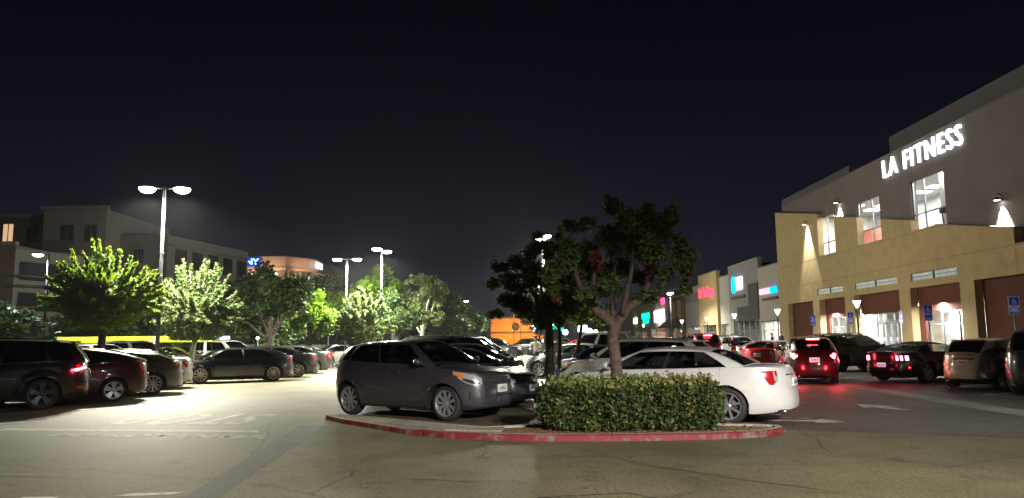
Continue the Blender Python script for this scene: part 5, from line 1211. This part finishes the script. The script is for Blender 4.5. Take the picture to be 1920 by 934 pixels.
ofs(k, 'column_lamp', emit('column_lamp', (1, .82, .6), 9), off, OX, OY)
for p_ in pts[::2] + pts[-3:]: light('column_light', 'POINT', (p_[0] - OX, p_[1] - .4 - OY, p_[2]), 70, (1, .8, .55), off, .2)
light('cornice_light', 'AREA', (-47 - OX, 137.4 - OY, 14.9), 240, (1, .68, .45), off, aim=(0, .75, 1), size=(9, .5))
light('cornice_light', 'AREA', (-38.8 - OX, 141.2 - OY, 14.9), 120, (1, .68, .45), off, aim=(-.4, .4, 1), size=(4, .5))
k = MB(); k.bbox(-52.2, -47.1, 138.55, 138.8, 15.7, 17.3, .03); o = k.build('illuminated_sign', emit('sign_deep_blue', (.02, .06, 1), .9)); setp(o, 'blue glowing SONY sign board on the office building cornice', 'sign')
text_obj('lettering', 'SONY', 1, emit('sign_letters_pale', (.25, .6, 1), 4.2), TF(-49.65, 138.5, 16.5), o, .05, .02, (1.75, 1.55))
k = MB(); k.bbox(-38.0, -37.85, 143.5, 148.5, 15.8, 17.0, .03); k.v = [(x, y, z) for x, y, z in k.v]; o = k.build('illuminated_sign', emit('sign_paper2', (.9, .9, 1), 2.2)); setp(o, 'small white glowing sign on the right side of the office building', 'sign')

# yellow canopy, bushes, low things behind the left cars
cn = empty('shade_canopy', (-22, 42, 0), 0, 'long low yellow canopy behind the white sedan', 'canopy')
YEL = mat('yellow_fabric', (.50, .50, .02), rough=.7)
for a, b in ((-25.3, -22.75), (-22.6, -19.9), (-19.75, -17.0)):
    k = MB(); k.bbox(a + 22, b + 22, -.6, .6, 1.62, 1.98, .06); k.build('valance', YEL, cn)
k = MB()
for x in (-3.3, -.68, 2.18, 5.0): k.bbox(x - .06, x + .06, -.5, -.38, 0, 1.95, .01)
k.build('post', M['galvanised'], cn)
light('canopy_light', 'AREA', (.8, -2.6, 2.6), 260, (1, .98, .75), cn, aim=(0, 1, -.35), size=(8, .3))
k = MB(); k.box(-26, 2, 0, .25, 0, 1.35); o = k.build('boundary_wall', mat('dark_wall', (.05, .05, .045), rough=.9), None, (-10, 62, 0)); setp(o, 'low dark boundary wall under the bright green trees', 'wall')
k = MB(); k.box(-30, 0, 0, .25, 0, 1.45); o = k.build('boundary_wall', M['dark_wall'], None, (-16, 50, 0)); setp(o, 'low dark boundary wall behind the pale shooting tree', 'wall')
for px, Y, z, ws_, hs_, c_, lb, s_ in [(372, 56, 2.1, 1.0, .3, (.25, .55, 1), 'small blue lit sign left of the pale tree trunk', 5), (415, 56, 1.95, 1.4, .25, (.6, .8, 1), 'pale blue lit sign right of the pale tree trunk', 3.2), (616, 60, 3.3, 1.0, .22, (.25, .3, 1), 'tiny violet-blue lit sign under the round green trees', 1.6), (1090, 62, 2.45, .75, .55, (.75, .95, 1), 'two-line lit white-cyan sign left of the main trunk', 6), (1018, 160, 4.6, 5.0, 2.4, (.75, .8, 1), 'distant white and blue glowing sign by the orange building', 3), (1040, 158, 3.9, 3.4, 1.2, (.0, .75, .5), 'distant teal glowing sign behind the median tree', 2.5)]:
    x = (px - 960) / 1400 * Y; k = MB(); k.bbox(-ws_ / 2, ws_ / 2, -.06, .06, -hs_ / 2, hs_ / 2, .02)
    o = k.build('illuminated_sign', emit('sign_%d' % px, c_, s_), None, (x, Y, z)); setp(o, lb, 'sign')
    k = MB(); k.tube([(0, .02, -z), (0, .02, -hs_ / 2 + .01)], .06, 6); k.build('post', M['pole_bronze'], o)
for px, py_, Y, rr_, c_, lb in [(1105, 622, 62, .28, (.8, 1, 1), 'white globe lamp just right of the main trunk'), (1117, 622, 95, .25, (1, .85, .75), 'small warm globe lamp right of the white globe lamp'), (1060, 623, 90, .32, (.85, 1, 1), 'white globe lamp behind the slim leaning tree'), (1019, 639, 70, .14, (.95, 1, .9), 'low round lamp glaring behind the standing man'), (522, 604, 60, .12, (1, 1, .9), 'tiny lamp glaring through the dark round tree'), (483, 634, 50, .10, (1, .95, .85), 'low round lamp behind the black coupe')]:
    p_ = at(px, py_, Y); k = MB(); k.ball((0, 0, 0), rr_, 12); o = k.build('globe_lamp', emit('globe_%d' % px, c_, 9), None, tuple(p_)); setp(o, lb, 'lamp', 'globe lamps seen far across the lot')
    k = MB(); k.tube([(0, 0, -p_.z), (0, 0, -rr_ * .9)], .06, 6); k.build('post', M['pole_bronze'], o)
ob = empty('distant_store', (-.5, 205, 0), 0, 'distant low orange building lit by sodium light', 'building')
k = MB(); k.box(-5.5, 9.5, 0, 8, 0, 7.4); k.build('wall', mat('orange_render', (.62, .28, .05), rough=.8), ob)
k = MB(); k.box(-5.7, 9.7, -.2, 8.1, 7.41, 7.8); k.box(-5.7, 9.7, -.2, 0, 3.4, 3.9); k.build('cornice', BROWN, ob)
k = MB(); k.lathe([(.001, 0), (1.1, 0), (1.1, -.2)], 16, Matrix.Translation((1.3, -.1, 5.2)) @ Matrix.Rotation(R(90), 4, 'X')); k.build('round_emblem', DARKST, ob)
light('facade_light', 'AREA', (2, -9, 5.5), 2000, (1, .55, .2), ob, aim=(0, 1, -.05), size=(14, 2))
for i, (x, Y, r, zc) in enumerate([(-14, 185, 6, 6), (12, 190, 7, 6.5), (22, 180, 6, 5.5), (-24, 180, 7, 6), (6, 135, 4.2, 5), (13, 140, 4.5, 5.2)]):
    round_tree('street_tree', x, Y, r, zc, r * .85, LDARK, ['far dark tree left of the orange building', 'far dark tree right of the orange building', 'far dark tree toward the end of the shop row', 'farthest left dark tree behind the receding row', 'dark tree behind the two slim trees', 'dark tree seen under the main tree canopy'][i], 140 + i, leaf=.35, dens=28, n=12, group='dark trees far behind the parking lot')

# ------------------------------------------------------------------ people
SKIN = mat('skin', (.42, .25, .18), rough=.6); HAIR = mat('dark_hair', (.02, .015, .012), rough=.7)
def person(x, y, z, rz, label, shirt, pants, arms=0, lean=0, scl=1):
    root = empty('person', (x, y, z), rz, label, 'person')
    sh = [('pelvis', (0, 0, .95), .145), ('waist', (0, .0, 1.08), .125), ('chest', (0, .02 + lean, 1.32), .155), ('neckb', (0, .01 + lean * 1.5, 1.48), .075), ('neck', (0, .0 + lean * 1.7, 1.54), .055), ('head', (0, -.01 + lean * 1.8, 1.64), .088), ('headt', (0, .0 + lean * 1.8, 1.73), .078)]
    V = [p_ for _, p_, _ in sh]; Rr = [r_ for _, _, r_ in sh]; E = [(i, i + 1) for i in range(6)]
    for s_ in (-1, 1):
        b = len(V); ay = -.32 if arms else .02
        V += [(s_ * .19, lean * 1.3, 1.42), (s_ * (.25 + .05 * arms), .03 + ay * .3, 1.15), (s_ * (.25 - .05 * arms), ay, .93 + .2 * arms), (s_ * (.24 - .07 * arms), ay * 1.25, .84 + .22 * arms)]; Rr += [.062, .048, .036, .034]; E += [(2, b), (b, b + 1), (b + 1, b + 2), (b + 2, b + 3)]
        b = len(V); V += [(s_ * .10, 0, .86), (s_ * .12, -.02 * s_, .48), (s_ * .13, .02, .10), (s_ * .14, -.13, .05)]; Rr += [.095, .062, .045, .04]; E += [(0, b), (b, b + 1), (b + 1, b + 2), (b + 2, b + 3)]
    me = bpy.data.meshes.new('p'); me.from_pydata(V, E, []); o = bpy.data.objects.new('p', me); col.objects.link(o)
    m_ = o.modifiers.new('s', 'SKIN'); m_.use_smooth_shade = True
    for i, r_ in enumerate(Rr): me.skin_vertices[0].data[i].radius = (r_, r_ * (.68 if i in (1, 2) else 1))
    me.skin_vertices[0].data[0].use_root = True
    o.modifiers.new('b', 'SUBSURF').levels = 1
    bpy.context.view_layer.update(); b2 = bpy.data.meshes.new_from_object(o.evaluated_get(bpy.context.evaluated_depsgraph_get())); bpy.data.objects.remove(o)
    b2.materials.clear()
    for m_ in (shirt, pants, SKIN, M['rubber']): b2.materials.append(m_)
    for p_ in b2.polygons:
        c = p_.center; p_.material_index = 3 if c.z < .09 else 1 if c.z < .98 and abs(c.x) < .22 and c.y > -.25 else 2 if c.z > 1.50 or (abs(c.x) > .15 and c.z < .93 + .2 * arms) else 0
    body = link('body', b2, None, root)
    k = MB(); hx, hy = 0, lean * 1.8; k.ball((hx, hy + .03, 1.715), (.092, .098, .085), 12); k.build('hair', HAIR, root)
    k = MB(); k.ball((0, hy - .10, 1.665), (.016, .02, .026), 8); k.build('nose', SKIN, root)
    root.scale = (scl,) * 3
    return root
DKSH = mat('cloth_navy', (.05, .03, .07), rough=.9); WHSH = mat('cloth_white', (.6, .58, .56), rough=.9); DKP = mat('cloth_dark', (.03, .03, .035), rough=.9); LTP = mat('cloth_khaki', (.42, .36, .32), rough=.9)
person(12.0, 41.0, 0, R(10), 'man in a dark shirt and pale trousers standing left of the red sedan', DKSH, LTP, 1)
person(10.4, 43.0, 0, R(-20), 'person in a reddish top just behind the man in the dark shirt', mat('cloth_red', (.30, .06, .06), rough=.9), LTP)
person(1.12, 36.2, 0, R(-25), 'man in a white shirt leaning by the front of the parked cars', WHSH, DKP, 1, -.05)
person(20.2, 58.6, .13, R(60), 'left of two people silhouetted against the bright shop window', DKP, DKP)
person(20.35, 56.9, .13, R(40), 'right, taller of two people silhouetted against the bright shop window', DKP, DKP, 0, 0, 1.06)
person(23.7, 38.9, 6.96, R(90), 'gym visitor with bent arms behind the large right upper window', mat('cloth_grey', (.2, .2, .22), rough=.9), DKP, 1)
person(24.3, 45.0, 6.96, R(120), 'gym visitor behind the middle upper window', WHSH, DKP, 1)

# ------------------------------------------------------------------ cars
def recolour(root, old, new):
    for o in [root] + list(KIDS.get(root.name, [])) + [g for c in KIDS.get(root.name, []) for g in KIDS.get(c.name, [])]:
        if o.type != 'MESH': continue
        for sl in o.material_slots:
            if sl.material and sl.material.name == old.name: sl.link = 'OBJECT'; sl.material = new
PROTO = {}
def car(kind, x, y, yaw, paint_, label, group, swaps=(), cat='car', nm=None, key=None):
    """x, y: the point on the ground below the middle of the car"""
    names = dict(crossover='parked_crossover', sedan='parked_sedan', coupe='parked_coupe', hatch='parked_hatchback', suv='parked_suv', compact_hatch='parked_hatchback', convertible='parked_convertible', pickup='parked_pickup', minivan='parked_minivan')
    key = key or kind
    if key not in PROTO:
        r_ = make_car(nm or names[kind], SP[kind], paint_); PROTO[key] = (r_, paint_); index_kids()
    else:
        src, p0 = PROTO[key]; r_ = copy_tree(src); r_.name = nm or names[kind]; index_kids()
        if paint_ is not p0: recolour(r_, p0, paint_)
    for a, b in swaps: recolour(r_, M[a], M[b])
    r_.location = (x, y, 0); r_.rotation_euler = (0, 0, R(yaw)); setp(r_, label, cat, group); return r_
def car_at(kind, wheel, wx, wy, yaw, *a, **k):
    """wheel: which wheel ('RL','RR','FL','FR') touches the ground at wx, wy"""
    p = SP[kind]; lx = p['L'] / 2 - p['fo'] - (p['wb'] if wheel[0] == 'R' else 0); ly = (p['W'] / 2 - .05) * (1 if wheel[1] == 'L' else -1)
    c, s = math.cos(R(yaw)), math.sin(R(yaw)); return car(kind, wx - (lx * c - ly * s), wy - (lx * s + ly * c), yaw, *a, **k)
GL_, GM_, GC_, GS_ = 'cars angled into the left row', 'cars in the middle row facing the near lane', 'cars in the middle row facing away from the store aisle', 'cars angled into the store-side row'
c1 = car('crossover', -2.0, 16.3, -34, PG, 'gunmetal compact crossover in front, nose toward the hedge, white plate', GM_)
c2 = car_at('sedan', 'RL', 3.88, 13.84, 147, PW, 'bright white sedan parked right behind the hedge', GC_)
car_at('suv', 'RL', -11.45, 18.4, 209, PK, 'black crossover at the left edge with one glowing red tail light', GL_, swaps=[('rim_silver', 'rim_dark'), ('chrome', 'dark_plastic')])
car_at('hatch', 'RL', -10.92, 20.7, 209, PM, 'dark maroon hatchback with sloping tail, next to the black left-edge crossover', GL_)
car_at('coupe', 'RL', -11.13, 23.4, 209, PGR, 'grey coupe between the maroon hatchback and the near lamp', GL_)
car_at('sedan', 'RL', -12.1, 26.1, 209, PW, 'white sedan whose bright roof shows above the maroon hatchback', GL_)
car_at('coupe', 'RL', -9.65, 30.5, 209, PN, 'glossy black-blue coupe seen side on, left of the lane', GL_, swaps=[('rim_silver', 'rim_silver')])
car_at('sedan', 'RL', -9.55, 33.6, 209, PK, 'black sedan tucked just behind the black-blue coupe', GL_)
car_at('sedan', 'RL', -9.9, 37.6, 209, PC, 'charcoal sedan third in line behind the black-blue coupe', GL_)
car_at('sedan', 'RL', -10.8, 42.2, 209, PK, 'black sedan with bright silver rims farther down the left row', GL_)
car('sedan', -10.8, 46.6, 209, PS, 'silver sedan with pale windscreen behind the bright-rimmed black sedan', GL_)
car('crossover', -10.6, 50.2, 209, PGR, 'grey crossover near the middle twin lamp', GL_)
car('sedan', -10.8, 56.6, 209, PW, 'small white sedan beyond the middle twin lamp', GL_)
car('crossover', -17.9, 32.6, -30, PS, 'silver wagon facing right behind the near lamp pole', 'cars in the far left row')
car('suv', -18.4, 36.6, -30, PC, 'charcoal SUV in the far left row behind the silver wagon', 'cars in the far left row')
car('sedan', -21.0, 28.8, -30, PW, 'white sedan in the far left row under the lime tree', 'cars in the far left row')
car('sedan', -18.6, 41.5, -30, PK, 'black sedan in the far left row behind the pale tree trunk', 'cars in the far left row')
car('minivan', -17.5, 45.5, -30, PW, 'white van at the back of the far left row', 'cars in the far left row', cat='van')
# middle row, near-lane side
car('sedan', -1.55, 18.6, -33, PK, 'black sedan immediately behind the gunmetal crossover', GM_)
car('hatch', -1.4, 21.2, -33, PC, 'charcoal hatchback second behind the gunmetal crossover', GM_)
car('suv', -1.8, 23.9, -33, PK, 'dark SUV with big grille third behind the gunmetal crossover', GM_)
car('minivan', -1.9, 27.0, -33, PGR, 'grey minivan with bright windscreen in the middle row', GM_, cat='van')
car('minivan', -2.2, 30.2, -33, PS, 'pale minivan showing a bluish windscreen, farthest of the stacked roofs', GM_, cat='van')
car('sedan', -2.4, 33.4, -33, PS, 'silver sedan hidden behind the pale minivan', GM_)
car('suv', -2.6, 37, -33, PW, 'white SUV at the back of the middle row', GM_)
# middle row, store side
car_at('crossover', 'FL', 1.65, 19.4, 147, PP, 'pearl white crossover behind the white sedan, roof bars on top', GC_, swaps=[('rim_silver', 'rim_dark')])
car('sedan', 4.0, 23.6, 147, PTE, 'teal sedan nose left, behind the pearl crossover', GC_)
car('sedan', 2.7, 31.6, 147, PK, 'black sedan right of the man in the white shirt', GC_)
car('pickup', 4.3, 34.2, 150, PW, 'white pickup truck cab behind the teal sedan', GC_, cat='truck')
car('suv', 4.4, 37.6, 147, PK, 'black SUV beyond the white pickup', GC_)
car('coupe', 3.6, 27.0, 147, PBU, 'blue coupe nose between the tree trunks', GC_)
car('sedan', 4.5, 41, 147, PS, 'silver sedan beyond the white pickup', GC_)
car('sedan', 4.5, 46, 147, PW, 'white sedan far down the middle row', GC_)
car('crossover', 4.6, 50, 147, PR, 'red crossover far down the middle row', GC_)
# store aisle traffic
dk = car('crossover', 10.55, 27.0, 74, PPU, 'dark plum crossover braking in the store aisle, red light under it', 'cars moving in the store aisle', swaps=[('lens_red', 'red_lit_hot'), ('plate', 'plate_lit')])
br = car('suv', 10.4, 42.4, 90, PM, 'maroon SUV farther up the aisle with three blazing brake lights', 'cars moving in the store aisle', swaps=[('lens_red', 'red_lit_hot')])
br.scale = (1.07,) * 3
for c_, zz in ((dk, 1.50), (br, 1.60)):
    k = MB(); k.bbox(-1.90 - (.25 if c_ is br else 0), -1.84 - (.25 if c_ is br else 0), -.20, .20, zz - .02, zz + .02, .01); k.build('brake_light', M['red_lit_hot'], c_)
    for sg in (-1, 1): light('brake_glow', 'POINT', (-2.5, sg * .6, .55), 45, (1, .04, .05), c_, .12)
car('sedan', 12.6, 37.6, 62, PR, 'red sedan with its tail toward us, right of the man in the dark shirt', 'cars moving in the store aisle')
# store side row
car_at('suv', 'RL', 13.15, 19.9, 33, PK, 'black crossover at the right edge with tan number plate', GS_)
car_at('compact_hatch', 'RL', 13.15, 22.9, 30, PT, 'champagne compact hatchback between the black crossover and the convertible', GS_)
cv = car_at('convertible', 'RR', 14.05, 25.6, 29, PN, 'navy convertible with black soft top and glowing triple-bar tail lights', GS_)
for sg in (-1, 1): light('tail_glow', 'POINT', (-2.65, sg * .62, .85), 7, (1, .05, .06), cv, .1)
car_at('suv', 'RR', 14.75, 33.8, 21, PC, 'dark SUV with silver rails parked facing the gym entrance', GS_, swaps=[('plate_warm', 'plate')])
car('sedan', 15.6, 44.5, 27, PW, 'white sedan in the store row before the grey shop', GS_)
car('coupe', 15.8, 48.5, 27, PS, 'silver coupe in the store row before the grey shop', GS_)
car('suv', 15.6, 52.5, 27, PW, 'white SUV in the store row before the mattress shop', GS_)
car('sedan', 15.8, 57, 27, PR, 'red sedan far down the store row', GS_)
car('sedan', 15.8, 64, 27, PC, 'charcoal sedan far down the store row', GS_)
car('hatch', 15.8, 70, 27, PW, 'white hatchback far down the store row', GS_)
car('sedan', 15.8, 78, 27, PS, 'silver sedan near the brown portal shop', GS_)
car('suv', 15.6, 86, 27, PK, 'black SUV near the awning shop', GS_)
car('sedan', 9.2, 62, 90, PS, 'silver car at the far end of the store aisle', 'cars moving in the store aisle')
for i, (kd, x, y, yw, pc, lb) in enumerate([('sedan', -2.6, 41, -33, PK, 'black sedan beyond the white SUV of the middle row'), ('suv', -2.5, 44.5, -33, PC, 'charcoal SUV far along the middle row near lane side'), ('sedan', -2.6, 48, -33, PGR, 'grey sedan far along the middle row near lane side'), ('minivan', -2.7, 52, -33, PK, 'black minivan far along the middle row near lane side'),
        ('suv', -1.5, 62, 0, PK, 'black SUV crossing at the far end in front of the orange building'), ('sedan', 3.6, 66, 180, PC, 'charcoal sedan crossing at the far end behind the slim trees'), ('minivan', -5.4, 70, 0, PC, 'charcoal van left of the orange building'), ('suv', 1.5, 84, 180, PK, 'distant black SUV below the orange building'), ('pickup', -3.2, 88, 0, PK, 'distant black pickup below the orange building'), ('suv', 6.0, 90, 0, PGR, 'distant grey SUV right of the orange building'),
        ('sedan', 4.6, 56, 147, PK, 'black sedan at the far end of the middle row'), ('suv', 12.0, 52, 90, PK, 'black SUV waiting in the store aisle with brake lights on'), ('sedan', 8.6, 48.5, 90, PR, 'red sedan waiting in the store aisle left of the brake-lit SUVs')]):
    c_ = car(kd, x, y, yw, pc, lb, 'far cars across the lot' if i > 3 else GM_, swaps=[('lens_red', 'red_lit')] if i in (11, 12) else ())
# left-edge car: the one lit tail light
L1 = [o for o in bpy.data.objects if o.get('label', '').startswith('black crossover at the left edge')][0]
k = MB(); p_ = [(-2.235, .66, 1.0), (-2.20, .76, .99), (-2.12, .86, .965), (-2.02, .915, .94)]
k.tube(p_, [.02, .026, .028, .034], 8); k.build('tail_light_bar', M['red_lit_hot'], L1)
light('tail_glow', 'POINT', (-2.25, 1.05, .95), 3, (1, .04, .08), L1, .06)

# ------------------------------------------------------------------ night haze
k = MB(); k.box(-90, 60, -25, 230, -1.5, 22)
hz_ = newmat('haze'); hn, hl = hz_[1], hz_[2]; hn.remove(hz_[3]); pv = hn.new('ShaderNodeVolumePrincipled')
pv.inputs['Color'].default_value = (.92, .95, 1, 1); pv.inputs['Density'].default_value = .00017; pv.inputs['Anisotropy'].default_value = .55
hl.new(pv.outputs[0], hn['Material Output'].inputs['Volume'])
setp(k.build('haze', hz_[0], fix=True), kind='stuff')
